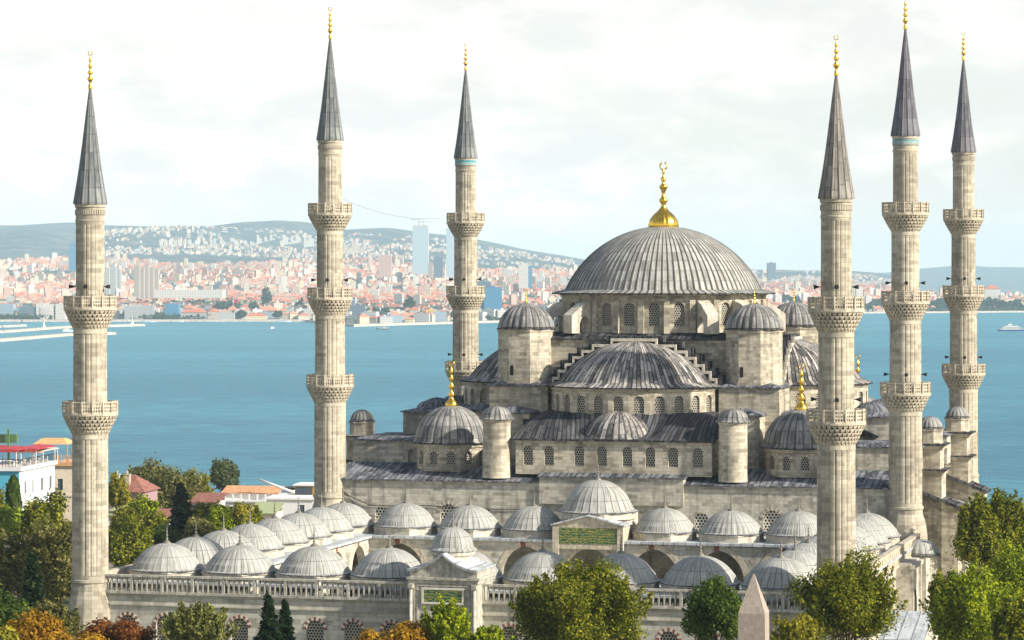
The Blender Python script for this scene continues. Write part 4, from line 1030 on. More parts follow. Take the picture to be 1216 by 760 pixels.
def house(mb, x, y, z, w, d, h, ang, wm, rm, roof):
    """walls with material wm; roof 0 flat, 1 hip, 2 gable"""
    ca, sa = math.cos(ang), math.sin(ang); R = lambda a, b, c: (x+a*ca-b*sa, y+a*sa+b*ca, z+c)
    b = [R(-w,-d,-8), R(w,-d,-8), R(w,d,-8), R(-w,d,-8)]; t_ = [R(-w,-d,h), R(w,-d,h), R(w,d,h), R(-w,d,h)]
    ofs = (random.random()*3, -(z % 3.1))
    for i in range(4): j = (i+1) % 4; mb.face([b[i], b[j], t_[j], t_[i]], wm, off=ofs)
    e = .6; o = [R(-w-e,-d-e,h), R(w+e,-d-e,h), R(w+e,d+e,h), R(-w-e,d+e,h)]; rh = min(w, d)*.62
    if roof == 0: mb.face([R(-w,-d,h), R(w,-d,h), R(w,d,h), R(-w,d,h)], rm); mb.face([R(-w*.3,-d*.3,h+2.4), R(w*.2,-d*.3,h+2.4), R(w*.2,d*.3,h+2.4), R(-w*.3,d*.3,h+2.4)], rm); mb.face([R(-w*.3,-d*.3,h), R(w*.2,-d*.3,h), R(w*.2,-d*.3,h+2.4), R(-w*.3,-d*.3,h+2.4)], wm)
    else:
        q = max(0, w-d)*.9 if roof == 1 else w+e
        if w >= d or roof == 2: r0, r1 = R(-q,0,h+rh), R(q,0,h+rh); 
        else: r0, r1 = R(0,0,h+rh), R(0,0,h+rh)
        mb.face([o[0], o[1], r1, r0], rm); mb.face([o[2], o[3], r0, r1], rm)
        mb.face([o[1], o[2], r1], rm if roof == 1 else wm); mb.face([o[3], o[0], r0], rm if roof == 1 else wm)

# individual buildings: prototypes, then copies
SPEC = [  # wall, roof mat, roof kind, (w,d,h) , label, category, name
 (0, 8, 1, (9,7,11), 'cream apartment block with hipped terracotta roof in the far city', 'apartment block'),
 (1, 8, 1, (8,7,12), 'white apartment block with terracotta roof in the far city', 'apartment block'),
 (2, 10, 1, (9,8,10), 'pink rendered block with orange tiled roof in the far city', 'apartment block'),
 (3, 8, 2, (8,6,8), 'sand coloured gabled house with red roof in the far city', 'house'),
 (1, 9, 0, (10,8,15), 'white flat roofed block in the far city', 'apartment block'),
 (0, 9, 0, (9,8,17), 'cream flat roofed block in the far city', 'apartment block'),
 (5, 8, 1, (9,7,11), 'salmon apartment block with terracotta roof in the far city', 'apartment block'),
 (4, 11, 0, (12,8,12), 'grey flat roofed office block near the far shore', 'office block'),
 (6, 11, 0, (12,9,13), 'dull blue office block near the far shore', 'office block'),
 (7, 10, 1, (7,6,9), 'pale yellow house with orange roof near the far shore', 'house'),
]
protos = []
for k, (wm, rm, rk, (w, d, h), lab, cat) in enumerate(SPEC):
    mb = MB(); house(mb, 0, 0, 0, w, d, h, 0, 0, 1, rk); nm = 'house' if cat == 'house' else ('office_building' if cat == 'office block' else 'apartment_building')
    me_o = mb.build(nm, [CM[wm], CM[rm]]); protos.append((me_o, lab, cat, [False]))
occupied = []
def free(px, D, r=9):
    for a, b, q in occupied:
        if abs(a-px) < q+r*.5 and abs(b-D) < 60: return False
    return True
def put_proto(k, px, D, sc=1.0, ang=0):
    o, lab, cat, used = protos[k]
    x, y = (px-608)*D/F, D; z = farz(px, D)
    c = o if not used[0] else o.copy()
    if used[0]: COL.objects.link(c)
    used[0] = True
    c.location = (x, y, z); c.rotation_euler = (0, 0, ang); c.scale = (sc*random.uniform(.85,1.25), sc*random.uniform(.85,1.2), random.uniform(.75,1.25))
    tag(c, lab, cat, lab.split(' in the far')[0].split(' near the far')[0].replace('block', 'blocks').replace('house', 'houses')+' of the far city')
def special(name, label, cat, px0, px1, ytop, ybase, D, mats, depth=None, roof=0, ang=0, group=None, extra=None):
    w = (px1-px0)*D/F/2; x = ((px0+px1)/2-608)*D/F; zt = CAMZ-(ytop-HY)*D/F; zb = farz((px0+px1)/2, D) if ybase is None else CAMZ-(ybase-HY)*D/F
    zb = min(zb, CAMZ-(ybase-HY)*D/F) if ybase else zb
    mb = MB(); house(mb, 0, 0, 0, w, depth or w, zt-zb, ang, 0, 1, roof)
    if extra: extra(mb, w, zt-zb)
    o = mb.build(name, mats, None, (x, D, zb)); tag(o, label, cat, group); occupied.append(((px0+px1)/2, D, (px1-px0)/2)); return o
W0, R0, R1, R3 = CW[1], CR_[0], CR_[1], CR_[3]
special('office_tower', 'tall pale glass tower topped by cranes, left of its twin on the far shore', 'tower', 490, 509, 270, 322, 7600, [M['glass_pale'], R1], 20, extra=lambda mb, w, h: (mb.box(-w*.9, w*.9, -w*.9, w*.9, h, h+5, 1), mb.tube([(-3, 0, h), (-3, 0, h+26)], .9, 4, 1), mb.tube([(-26, 0, h+20), (22, 0, h+20)], .8, 4, 1), mb.tube([(8, 0, h), (8, 0, h+20)], .9, 4, 1), mb.tube([(-8, 0, h+14), (30, 0, h+14)], .8, 4, 1)))
special('office_tower', 'tall pale blue glass tower half hidden behind the far left minaret', 'tower', 530, 546, 271, 325, 7700, [M['glass_pale'], R1], 18)
special('office_building', 'dark blue glass office block standing right of the far left minaret', 'office block', 575, 596, 341, 376, 4960, [M['glass_blue'], R3], 14, extra=lambda mb, w, h: mb.box(-w-9, -w+.5, -6, 10, 0, h-12, 0))
special('office_building', 'low dark block with flat roof behind the blue glass office block', 'office block', 565, 583, 334, 350, 5400, [M['glass_dark'], R3], 16)
special('tower_block', 'pink tower block on the left hillside of twin glass towers', 'tower block', 450, 465, 303, 325, 7300, [CW[2], R1], 12)
special('tower_block', 'violet grey tower block between the twin glass towers', 'tower block', 515, 526, 305, 326, 7300, [M['glass_dark'], R3], 10)
special('tower_block', 'slim dark tower block beside the pale glass tower', 'tower block', 508.5, 514, 312, 326, 7400, [M['tower_brown'], R3], 8)
special('tower_block', 'white tower with blue glass corner left of the great dome', 'tower block', 616, 627, 314, 338, 6900, [W0, R1], 12)
special('tower_block', 'blue glass half of the white tower left of the great dome', 'tower block', 627.5, 632, 316, 338, 6900, [M['glass_blue'], R1], 10)
special('tower_block', 'lone blue tower on the hazy skyline right of the great dome', 'tower block', 911, 921, 312, 330, 9900, [M['glass_dark'], R3], 14)
special('tower_block', 'blue panelled tower standing just left of the leftmost minaret', 'tower block', 82.5, 91, 290, 318, 8000, [M['glass_blue'], R1], 12)
for i, (a, b, yt) in enumerate([(160, 166, 316), (167, 171.5, 318), (172.5, 177, 315), (178.5, 183, 318), (184, 188.5, 319)]):
    special('tower_block', ['leftmost of five brown residential towers', 'second from left of five brown residential towers', 'middle of five brown residential towers', 'fourth from left of five brown residential towers', 'rightmost of five brown residential towers'][i], 'tower block', a, b, yt, 350, 5950+i*25, [M['tower_brown'], R1], 10, group='brown residential towers')
for i, (a, b, yt) in enumerate([(124, 130, 318), (131, 138, 317), (139, 144, 320)]):
    special('tower_block', ['grey slab left in the trio right of the leftmost minaret', 'grey slab middle in the trio right of the leftmost minaret', 'grey slab right in the trio right of the leftmost minaret'][i], 'tower block', a, b, yt, 345, 6300+i*30, [CW[4], R1], 9, group='grey slab towers')
for i in range(7):
    special('tower_block', 'pale residential slab in the row on the left hillside', 'tower block', 189.5+i*5.6, 193+i*5.6, 284.5+(i % 2), 298, 10600+i*20, [CW[1+(i % 2)*-1], R1], 10, group='pale hillside slabs')
for i, (a, yt) in enumerate([(222, 277), (233, 277), (244, 276), (255, 275), (263, 274.5), (281, 277), (297, 281)]):
    special('tower_block', 'white tower block high on the left ridge', 'tower block', a, a+(6.5 if 250 < a < 270 else 5), yt, 289, 11750+i*10, [CW[1], R1], 16, group='white ridge towers')
for i in range(22):
    a = 305+(i*3.1); special('tower_block', 'small white tower of the hilltop estate behind the left hall minaret', 'tower block', a, a+2.6, 279+((i*7) % 5)*2.2, 297, 11300+((i*37) % 9)*60, [CW[1], R1], 9, group='white hilltop estate towers')
for i in range(9):
    a = 404+(i*3.4); special('tower_block', 'small pale tower of the estate right of the left hall minaret', 'tower block', a, a+2.6, 285+((i*5) % 4)*3, 303, 10300+((i*37) % 9)*40, [CW[0], R1], 9, group='pale estate towers')
special('warehouse', 'long white roofed hall below the brown towers', 'warehouse', 186, 266, 344, 349, 5850, [CW[1], CR_[1]], 30)
special('office_building', 'grey striped office building on the left waterfront', 'office block', 149, 184, 363, 381, 4990, [CW[4], R1], 14)
special('office_building', 'blue glass office building on the waterfront with white columns', 'office block', 197, 213, 361, 381, 4990, [M['glass_blue'], R1], 14)
special('warehouse', 'long low dark quay building with tiled roof', 'warehouse', 215, 246, 371, 382, 4975, [CW[4], R0], 9, roof=1)
special('office_building', 'cream waterfront building with red roof band right of the quay building', 'office block', 247, 262, 370, 382, 4975, [CW[0], R0], 9, roof=1)
special('ferry_terminal', 'cream ferry station with a hipped red roof at the water', 'ferry station', 292, 317, 375, 382.5, 4955, [CW[7], R0], 8, roof=1)
for i, (a, b, yt, mt, lab) in enumerate([(1, 17, 361, CW[6], 'dull blue office building at the left edge of the waterfront'), (24, 42, 364, M['glass_dark'], 'dark glass office building on the left waterfront'), (44, 65, 362, CW[1], 'white building with a pink poster on the left waterfront'), (67, 79, 361, CW[1], 'white office block just left of the leftmost minaret'), (132, 141, 367, CW[0], 'cream office block just right of the leftmost minaret')]):
    special('office_building', lab, 'office block', a, b, yt, 380, 5000, [mt, R1], 12, extra=(lambda mb, w, h: mb.box(-w*.5, w*.5, -13, -12.1, h*.35, h*.85, 2)) if i == 2 else None)
special('office_building', 'dark blue low office block right of the left hall minaret', 'office block', 416, 434, 362, 377, 4800, [M['glass_dark'], R3], 12)
special('shed', 'yellow fronted building on the far waterfront', 'shed', 506, 518, 368, 375, 4830, [M['yellowpaint'], R1], 8)
special('apartment_building', 'white apartment block with tiled roof among shore trees at the right', 'apartment block', 1168, 1187, 343, 358, 6700, [CW[1], R0], 14, roof=1)
for i in range(3): special('apartment_building', 'large cream block at the right shore between the two right minarets', 'apartment block', 1007+i*9, 1015+i*9, 335+i*5, 366, 6500+30*i, [CW[i], R0], 14, roof=1, group='cream blocks at the right shore')
n_ind = 0
for row, D0 in enumerate((60, 130, 230, 340, 460)):
    px = -10+row*3
    while px < 700 and n_ind < 195:
        px += random.uniform(7, 13) if row else random.uniform(10, 22)
        d0 = itp(coast, px); D = d0+D0+random.uniform(-30, 30)
        if not free(px, D, 8): continue
        if row == 0 and random.random() < .45: continue
        k = random.choice([7, 8, 4, 0, 9]) if row == 0 else (random.choice([7, 8, 4, 2, 3, 3, 9]) if row < 3 else random.choice([0, 1, 2, 3, 5, 6, 9, 7]))
        put_proto(k, px, D, .95, random.uniform(-.5, .5)); n_ind += 1
px = 890
while px < 1216:
    px += random.uniform(9, 18); D = itp(coast, px)+random.uniform(250, 900)
    if px > 1095 and random.random() < .6: continue
    put_proto(random.choice([0, 1, 2, 5, 6]), px, D, 1.2, random.uniform(-.5, .5)); n_ind += 1
# the rest of the city: one uncountable mass
mb = MB(); cnt = 0; cells = set()
for i in range(24000):
    u = random.random(); px = random.uniform(-330, 1080) if i % 10 else random.uniform(1080, 1500); D = 5150+4700*random.random()**1.15
    d0 = itp(coast, px)
    if px > 1060 and D > 8400: continue
    if D < d0+90: continue
    if px < 700 and D < d0+480 and D < 5600 and random.random() < .75: continue
    x, y = (px-608)*D/F, D
    # streets: houses stand in terraces that follow the lie of each quarter
    qa = [.18, -.3, .42, -.08, .3][int((x+5000)//620+(y//750)*2) % 5]; ca_, sa_ = math.cos(qa), math.sin(qa)
    gx_, gy_ = x*ca_+y*sa_, -x*sa_+y*ca_; gx_ = round(gx_/12.5)*12.5; gy_ = round(gy_/23)*23
    if (round(qa*100), gx_, gy_) in cells or gx_ % 125 < 12: continue
    cells.add((round(qa*100), gx_, gy_)); x, y = gx_*ca_-gy_*sa_, gx_*sa_+gy_*ca_; px = 608+x*F/y; D = y
    if D < itp(coast, px)+90: continue
    z = farz(px, D)
    # leave green gaps
    if nz(x*1.7, y*1.7) > .8 and D > 5600: continue
    if px < 700 and D > 9200+500*math.sin(px*.02): continue
    far = (D-5000)/5000; big = random.random() < (.02 if D < 6200 else .07)
    if D < 5900: wm = random.choice([0,7,3,4,4,6,2,5,3]); rm = random.choice([8,8,12,11,9,12,11,13])
    else: wm = random.choice([0,0,1,1,2,3,5,7]); rm = random.choice([8,10,9,9,8,10])
    w = random.uniform(3.2, 6.5)*(1+.3*far); d = random.uniform(3.5, 6); h = random.uniform(5, 10)
    rk = 0 if rm in (9, 11) else random.choice([1, 1, 2])
    if big: h = random.uniform(14, 28); rk = 0; rm = 9; w = random.uniform(5, 8)
    house(mb, x, y, z, w if big else random.uniform(5.2, 6.6), d, h, qa, wm, rm, rk); cnt += 1
for i in range(2400):      # pale suburbs on the hillsides
    px = random.choice([random.uniform(110, 400), random.uniform(380, 680), random.uniform(880, 1060)]); D = random.uniform(9800, 12300)
    x, y = (px-608)*D/F, D; z = farz(px, D)
    if nz(x*1.1, y*1.3) > .35: continue
    house(mb, x, y, z, random.uniform(4, 8), 5, random.uniform(5, 11), random.uniform(-.5, .5), random.choice([0, 4, 2, 3, 1]), random.choice([8, 9, 10]), 0)
cm = mb.build('city', CM); tag(cm, 'mass of small cream and pink houses with red roofs spreading over the far shore', 'city', kind='stuff')

# ------------------------------------------------------------------ foliage
def leaves_mesh(name, P, N, size, mat, flat=.0):
    """P: centres (n,3); N: facing (n,3); each leaf cluster is one small quad"""
    n = len(P); a = np.cross(N, rng.normal(size=(n, 3))); a /= np.linalg.norm(a, axis=1)[:, None]+1e-9; b = np.cross(N, a); b /= np.linalg.norm(b, axis=1)[:, None]+1e-9
    s = size*rng.uniform(.6, 1.35, (n, 1)); q = s*rng.uniform(.55, .9, (n, 1))
    V = np.stack([P-a*s, P-b*q, P+a*s, P+b*q], 1).reshape(-1, 3)
    me = bpy.data.meshes.new(name); me.vertices.add(4*n); me.vertices.foreach_set('co', V.astype(np.float32).ravel())
    me.loops.add(4*n); me.loops.foreach_set('vertex_index', np.arange(4*n, dtype=np.int32))
    me.polygons.add(n); me.polygons.foreach_set('loop_start', np.arange(0, 4*n, 4, dtype=np.int32))
    me.materials.append(mat); me.update(calc_edges=True); me.validate(); return me
def leafmat(name, stops, tr=.45, clump=.35):
    t = NT(name); g = t.n('ShaderNodeNewGeometry'); r = g.outputs['Random Per Island']
    nn = t.noise(t.pos(), clump, 3, .6); f = t.math('ADD', t.math('MULTIPLY', r, .55), t.math('MULTIPLY', nn, .5))
    c = t.ramp(f, [(.22, stops[0]), (.48, stops[1]), (.72, stops[2]), (.92, stops[3])])
    p = t.n('ShaderNodeBsdfPrincipled'); t.l(c, p.inputs['Base Color']); p.inputs['Roughness'].default_value = .55; p.inputs['Specular IOR Level'].default_value = .12
    d = t.n('ShaderNodeBsdfTranslucent'); t.l(c, d.inputs[0]); m = t.n('ShaderNodeMixShader'); m.inputs[0].default_value = tr
    t.l(p.outputs[0], m.inputs[1]); t.l(d.outputs[0], m.inputs[2]); t.l(m.outputs[0], t.out.inputs[0]); return t.mat
LM = {
 'green': leafmat('green leaves', [(.03,.05,.004), (.13,.155,.010), (.31,.31,.018), (.58,.50,.045)]),
 'deep': leafmat('deep green leaves', [(.018,.045,.008), (.06,.11,.014), (.13,.19,.022), (.25,.31,.04)]),
 'olive': leafmat('olive leaves', [(.05,.06,.014), (.15,.15,.035), (.29,.265,.075), (.46,.41,.14)]),
 'silver': leafmat('grey green leaves', [(.07,.085,.02), (.19,.205,.05), (.36,.36,.10), (.55,.50,.19)]),
 'yellow': leafmat('yellow green leaves', [(.08,.10,.012), (.22,.22,.02), (.42,.36,.035), (.56,.44,.05)]),
 'lime': leafmat('bright lime leaves', [(.10,.16,.01), (.22,.30,.02), (.34,.42,.03), (.42,.48,.05)]),
 'gold': leafmat('golden autumn leaves', [(.16,.085,.008), (.34,.18,.012), (.52,.30,.018), (.62,.42,.03)]),
 'rust': leafmat('rust autumn leaves', [(.09,.03,.01), (.19,.065,.015), (.28,.10,.02), (.36,.17,.03)]),
 'conifer': leafmat('dark needles', [(.010,.026,.012), (.02,.045,.018), (.04,.075,.025), (.07,.11,.04)]),
 'black': leafmat('almost black needles', [(.006,.014,.008), (.012,.024,.012), (.02,.038,.018), (.04,.06,.025)]),
 'bright': leafmat('sunny green leaves', [(.045,.075,.005), (.19,.25,.010), (.43,.49,.016), (.66,.66,.04)]),
 'poplar': leafmat('poplar leaves', [(.06,.085,.03), (.11,.14,.05), (.17,.20,.08), (.26,.28,.12)]),
 'shore': leafmat('shore tree leaves', [(.02,.045,.02), (.04,.07,.03), (.07,.10,.04), (.10,.12,.05)], clump=.05),
}
M['bark'] = plain('bark', (.13,.10,.075), .95, var=.3, vs=4)
def crown_pts(kind, R, n, dens=1.0):
    rx, ry, rz = R
    if kind == 'broad':
        L = 46; P = []; Q = []
        cs = []
        for i in range(L):
            d = rng.normal(size=3); d /= np.linalg.norm(d); rr = rng.uniform(.35, .92)
            if d[2] < -.3: d[2] *= .5
            cs.append((d*rr, rng.uniform(.15, .34)))
        cs += [(np.array([0, 0, .1]), .45)]
        w = np.array([c[1]**2 for c in cs]); w /= w.sum(); k = rng.choice(len(cs), n, p=w)
        C = np.array([c[0] for c in cs])[k]; r = np.array([c[1] for c in cs])[k]
        d = rng.normal(size=(n, 3)); d /= np.linalg.norm(d, axis=1)[:, None]; q = rng.uniform(.0, 1, n)**.35*1.05
        q *= 1+.22*np.sin(7*d[:, 0]+3*k)*np.sin(6*d[:, 1]+k)
        sp = rng.uniform(size=n) < .10; q[sp] *= rng.uniform(1.0, 1.6, sp.sum())
        P = C+d*(r*q)[:, None]; N = d+rng.normal(size=(n, 3))*.45; N[:, 2] += .35
        return P*np.array([rx, ry, rz]), N, [c[0]*np.array([rx, ry, rz]) for c in cs]
    if kind == 'bushy':
        a = crown_pts('broad', R, int(n*.6)); b = crown_pts('twiggy', (rx*1.08, ry*1.08, rz*1.04), n-int(n*.6)); return np.concatenate([a[0], b[0]]), np.concatenate([a[1], b[1]]), a[2]
    if kind == 'twiggy':      # open crown of upright shoots
        S = 150; base = rng.normal(size=(S, 3)); base /= np.linalg.norm(base, axis=1)[:, None]; base[:, 2] = np.abs(base[:, 2])*.9-.25
        base *= rng.uniform(.3, .75, (S, 1)); dirs = base*np.array([.7, .7, .4])+np.array([0, 0, .75])+rng.normal(size=(S, 3))*.12; dirs /= np.linalg.norm(dirs, axis=1)[:, None]
        k = rng.integers(0, S, n); L_ = rng.uniform(.25, .5, S)[k]; s = rng.uniform(-.3, 1, n)
        P = base[k]+dirs[k]*(L_*s)[:, None]+rng.normal(size=(n, 3))*(.055*(1.2-s))[:, None]
        return P*np.array([rx, ry, rz]), rng.normal(size=(n, 3)), [b*np.array([rx, ry, rz]) for b in base[:24]]
    if kind == 'cone':        # layered conifer
        W = 15; k = rng.integers(0, W*7, n); lev = (k//7)/W+.03*np.sin(k*5.1); ang = (k % 7)*2*PI/7+lev*23+np.sin(k*3.3)*.3+rng.normal(size=n)*.17; prof = (1-lev)**.85*(.82+.55*np.sin(k*2.3)*np.cos(k*.7))
        s = rng.uniform(0, 1, n)**.7; rr = prof*s
        P = np.stack([rr*np.cos(ang), rr*np.sin(ang), -1+2*lev+.10*(s-.4)-s*s*.12+rng.normal(size=n)*.035], 1)
        P[:, :2] += rng.normal(size=(n, 2))*.045
        N = rng.normal(size=(n, 3))*.5; N[:, 2] += 1
        return P*np.array([rx, ry, rz]), N, []
    if kind == 'column':
        h = rng.uniform(-1, 1, n); prof = np.sqrt(np.clip(1-np.abs((h+.25)/1.27)**2.6, 0, 1)); a = rng.uniform(0, 2*PI, n); rr = prof*rng.uniform(.3, 1.02, n)**.5*(1+.12*np.sin(a*5+h*9))
        P = np.stack([rr*np.cos(a), rr*np.sin(a), h], 1); N = np.stack([np.cos(a), np.sin(a), np.full(n, .4)], 1)+rng.normal(size=(n, 3))*.4
        return P*np.array([rx, ry, rz]), N, []
def tree(label, px, ytop, ybot, wpx, D, pal, kind='broad', n=14000, size=.17, cat='tree', group=None, name='tree', depth=1.0, zg=None, trunk=True):
    s = F/D; x, y = (px-608)/s, D; zt = CAMZ-(ytop-HY)/s; zb = CAMZ-(ybot-HY)/s; g = gz(x, y) if zg is None else zg
    zb = max(zb, g+.3); R = (wpx/s/2, wpx/s/2*depth, (zt-zb)/2); cz = (zt+zb)/2
    root = empty(name, (x, y, g)); tag(root, label, cat, group)
    P, N, cs = crown_pts(kind, R, n); P[:, 2] += cz-g
    me = leaves_mesh('crown', P, N, size, LM[pal]); o = bpy.data.objects.new('crown', me); COL.objects.link(o); o.parent = root
    if trunk:
        mb = MB(); H = cz-g; r = max(.12, min(.45, wpx/s*.035))
        top = H+R[2]*(.75 if kind in ('cone', 'column') else .1)
        mb.tube([(0, 0, -.3), (r*.4, 0, H*.4), (0, r*.3, top)], r, 8, r1=r*.3)
        for c in cs[:14]:
            st = Vector((0, 0, max(.5, min(H*.75, H+c[2]-.6*R[2])))); e = Vector((c[0], c[1], c[2]+H)); mid = (st+e)/2+Vector((0, 0, -.15*R[2])); mb.tube([st, mid, e], r*.35, 5, r1=r*.08)
        mb.build('trunk', M['bark'], root)
    return root
T = tree
# in front of the courtyard
T('large dark green tree standing before the right half of the courtyard wall', 690, 663, 800, 172, 236, 'green', 'bushy', 95000, .105, depth=.8)
T('dark glossy tree between the large green tree and the obelisk', 849, 690, 780, 76, 225, 'deep', 'bushy', 32000, .10)
T('yellowing tree with open crown at the foot of the right front minaret', 1008, 655, 790, 136, 232, 'green', 'bushy', 46000, .105)
T('thin yellow leaved sapling right of the obelisk', 945, 722, 800, 84, 222, 'yellow', 'twiggy', 4200, .13)
T('pale olive tree before the left part of the courtyard wall', 234, 706, 800, 104, 238, 'silver', 'twiggy', 16000, .14)
T('dark conifer with a double tip before the courtyard wall', 318, 704, 800, 52, 232, 'conifer', 'cone', 16000, .13, name='conifer')
T('slimmer dark conifer leaning against the double tipped one', 338, 711, 800, 44, 236, 'conifer', 'cone', 12000, .13, name='conifer')
T('round golden autumn tree below the courtyard wall', 470, 737, 800, 88, 226, 'gold', 'broad', 14000, .14)
T('small green tree growing before the gatehouse', 530, 703, 800, 68, 226, 'bright', 'twiggy', 9000, .14)
T('low green tree at the right foot of the gatehouse', 580, 736, 800, 60, 226, 'bright', 'twiggy', 6000, .14)
T('golden tree at the bottom left corner', 50, 728, 810, 130, 232, 'gold', 'broad', 22000, .15)
T('rust brown autumn tree beside the left front minaret', 138, 728, 800, 92, 238, 'rust', 'broad', 16000, .14)
T('golden bush at the very bottom left edge', 4, 745, 800, 60, 215, 'yellow', 'broad', 7000, .14)
T('olive green tree behind the golden tree at bottom left', 58, 706, 790, 84, 246, 'olive', 'twiggy', 14000, .14)
T('dark conifer left of the left front minaret', 38, 655, 765, 56, 262, 'conifer', 'cone', 16000, .17, name='conifer')
T('grey green broad tree behind the conifer at left', 62, 610, 745, 116, 300, 'olive', 'bushy', 44000, .15)
T('dark green tree at the left edge of the picture', 2, 690, 790, 64, 256, 'deep', 'broad', 12000, .17)
T('olive tree at the left edge above the conifer', 6, 632, 720, 76, 300, 'olive', 'broad', 14000, .18)
T('deep green tree crown left of the minaret and below the hotel', 60, 592, 690, 84, 345, 'green', 'broad', 20000, .2)
T('bright lime tree at the left edge below the hotel', 8, 600, 650, 50, 380, 'lime', 'broad', 9000, .2)
T('slim dark cypress before the hotel', 16, 565, 640, 19, 385, 'deep', 'column', 7000, .18, name='cypress')
# between the courtyard and the sea
T('deep green tree behind the left front minaret', 152, 612, 690, 66, 380, 'green', 'broad', 16000, .2)
T('olive tree crown rising over the roofs left of the poplar', 170, 545, 625, 76, 560, 'olive', 'bushy', 22000, .25)
T('large olive green tree behind the dark conifer', 198, 551, 640, 96, 540, 'olive', 'bushy', 30000, .25)
T('golden green tree against the sea left of the poplar', 230, 556, 622, 52, 550, 'yellow', 'bushy', 14000, .23)
T('rounded poplar standing alone against the sea', 267, 542, 594, 36, 600, 'poplar', 'bushy', 14000, .22, name='poplar')
T('almost black conifer behind the courtyard domes', 214, 572, 672, 58, 430, 'black', 'cone', 26000, .2, name='conifer')
T('sunlit green tree left of the chimneys house', 138, 565, 612, 30, 470, 'yellow', 'broad', 6000, .24)
T('leafy green tree before the chimney house', 170, 586, 640, 46, 450, 'bright', 'broad', 9000, .22)
T('green tree with yellow tips right of the black conifer', 246, 590, 660, 52, 430, 'green', 'broad', 12000, .2)
T('yellow green tree above the courtyard domes', 280, 592, 650, 46, 440, 'yellow', 'broad', 9000, .2)
T('dark green shrub tree between conifer and courtyard', 192, 622, 690, 50, 385, 'deep', 'broad', 10000, .2)
T('small shrub tree at the left of the roof terraces', 300, 598, 640, 26, 470, 'green', 'broad', 5000, .22)
T('bright green tree at the left edge near the hotel wall', -6, 580, 640, 30, 400, 'yellow', 'broad', 5000, .2)
# right side
T('wide green tree left of the black conifer', 178, 600, 668, 52, 445, 'green', 'bushy', 12000, .19)
T('green tree half hiding the dusty pink house', 160, 588, 640, 36, 478, 'olive', 'bushy', 9000, .2)
T('sunny tree in front of the cafe roofs', 148, 598, 640, 34, 432, 'yellow', 'bushy', 7000, .19)
T('olive tree between the pink roof and the courtyard domes', 236, 610, 660, 40, 415, 'olive', 'bushy', 8000, .18)
T('lime green tree behind the first courtyard domes', 262, 600, 650, 34, 425, 'bright', 'bushy', 8000, .18)
T('dark upper tree at the right edge against the sea', 1184, 574, 700, 98, 330, 'green', 'bushy', 54000, .145)
T('dark tree touching the side gallery, left of the upper right tree', 1158, 590, 690, 56, 318, 'green', 'bushy', 20000, .16)
T('bright green round tree at the lower right', 1152, 666, 800, 108, 262, 'bright', 'bushy', 56000, .115)
T('tall bright green tree at the right edge', 1204, 648, 790, 92, 285, 'bright', 'bushy', 42000, .125)
T('small dark tree between the flank wall and the bright round tree', 1122, 668, 760, 42, 285, 'green', 'broad', 8000, .16)
T('green tree low at the bottom right corner', 1208, 700, 800, 60, 250, 'green', 'broad', 12000, .16)
pk = [o for o in COL.objects if o.name.startswith('tree') and o.get('label', '').startswith(('dark upper tree', 'deep green tree crown'))]
for i in range(16):
    src = pk[i % 2]; c = copy_tree(src); x = 112+(i % 4)*26+random.uniform(-6, 6); y = 290+(i//4)*42+random.uniform(-8, 8)
    if x < 74+.18*(y-280)+30: x += 30
    c.location = (x+20, y, gz(x, y)); c.rotation_euler = (0, 0, random.uniform(0, 6)); tag(c, 'park tree standing in the open ground right of the mosque', 'tree', 'park trees right of the mosque')
# trees on the far shore (each one visible as a dark clump)
for (px, yt, w, D) in [(263, 358, 22, 5150), (317, 342, 15, 5600), (277, 357, 14, 5200), (301, 357, 12, 5200), (356, 354, 13, 5300), (360, 362, 16, 5120), (286, 368, 14, 5010), (330, 368, 12, 5010), (487, 350, 15, 5150), (458, 366, 14, 4780), (446, 365, 12, 4700), (478, 367, 14, 4800), (540, 366, 12, 4780), (500, 369, 10, 4720),
    (1040, 355, 24, 6300), (1055, 352, 24, 6420), (1064, 358, 16, 6300), (1122, 354, 24, 6330), (1112, 357, 20, 6300), (1176, 353, 22, 6400), (1190, 357, 20, 6330), (1158, 356, 22, 6350), (1206, 356, 20, 6400), (1030, 360, 14, 6200), (945, 352, 20, 6500), (934, 349, 16, 6700)]:
    R = w*D/F/2; x = (px-608)*D/F; g = farz(px, D); zt = CAMZ-(yt-HY)*D/F; H = max(8, zt-g)
    root = empty('tree', (x, D, g)); P, N, cs = crown_pts('broad', (R, R*.8, H*.5), 900); P[:, 2] += H*.52
    me = leaves_mesh('crown', P, N, R*.13+.6, LM['shore']); o = bpy.data.objects.new('crown', me); COL.objects.link(o); o.parent = root
    tag(root, 'dark green tree among the buildings on the far left shore' if px < 800 else 'dark green tree on the wooded right shore', 'tree', 'trees on the far shore' if px < 800 else 'trees on the right shore')
    mb = MB(); mb.tube([(0, 0, -1), (0, 0, H*.5)], 1, 5, r1=.5); mb.build('trunk', M['bark'], root)
n = 44000; px = np.concatenate([rng.uniform(-300, 700, n-n//3), rng.uniform(880, 1500, n//3)]); P = []
for q in px:
    D = itp(coast, q)+30+rng.uniform(0, 1)**2*(1500 if q < 800 else 700); x = (q-608)*D/F
    if math.sin(x*.021+1)+math.sin(D*.033+x*.013)+math.sin(x*.007) < (.7 if q < 800 else .1): continue
    P.append((x+rng.normal()*5, D+rng.normal()*5, farz(q, D)+rng.uniform(0, 9)))
P = np.array(P); me = leaves_mesh('shore_greenery', P, rng.normal(size=P.shape)+np.array([0, -.5, .8]), 3.2, LM['shore']); o = bpy.data.objects.new('shore_greenery', me); COL.objects.link(o)
tag(o, 'dark green shrubs and gardens scattered between the houses of the far shore', 'shrubbery', kind='stuff')
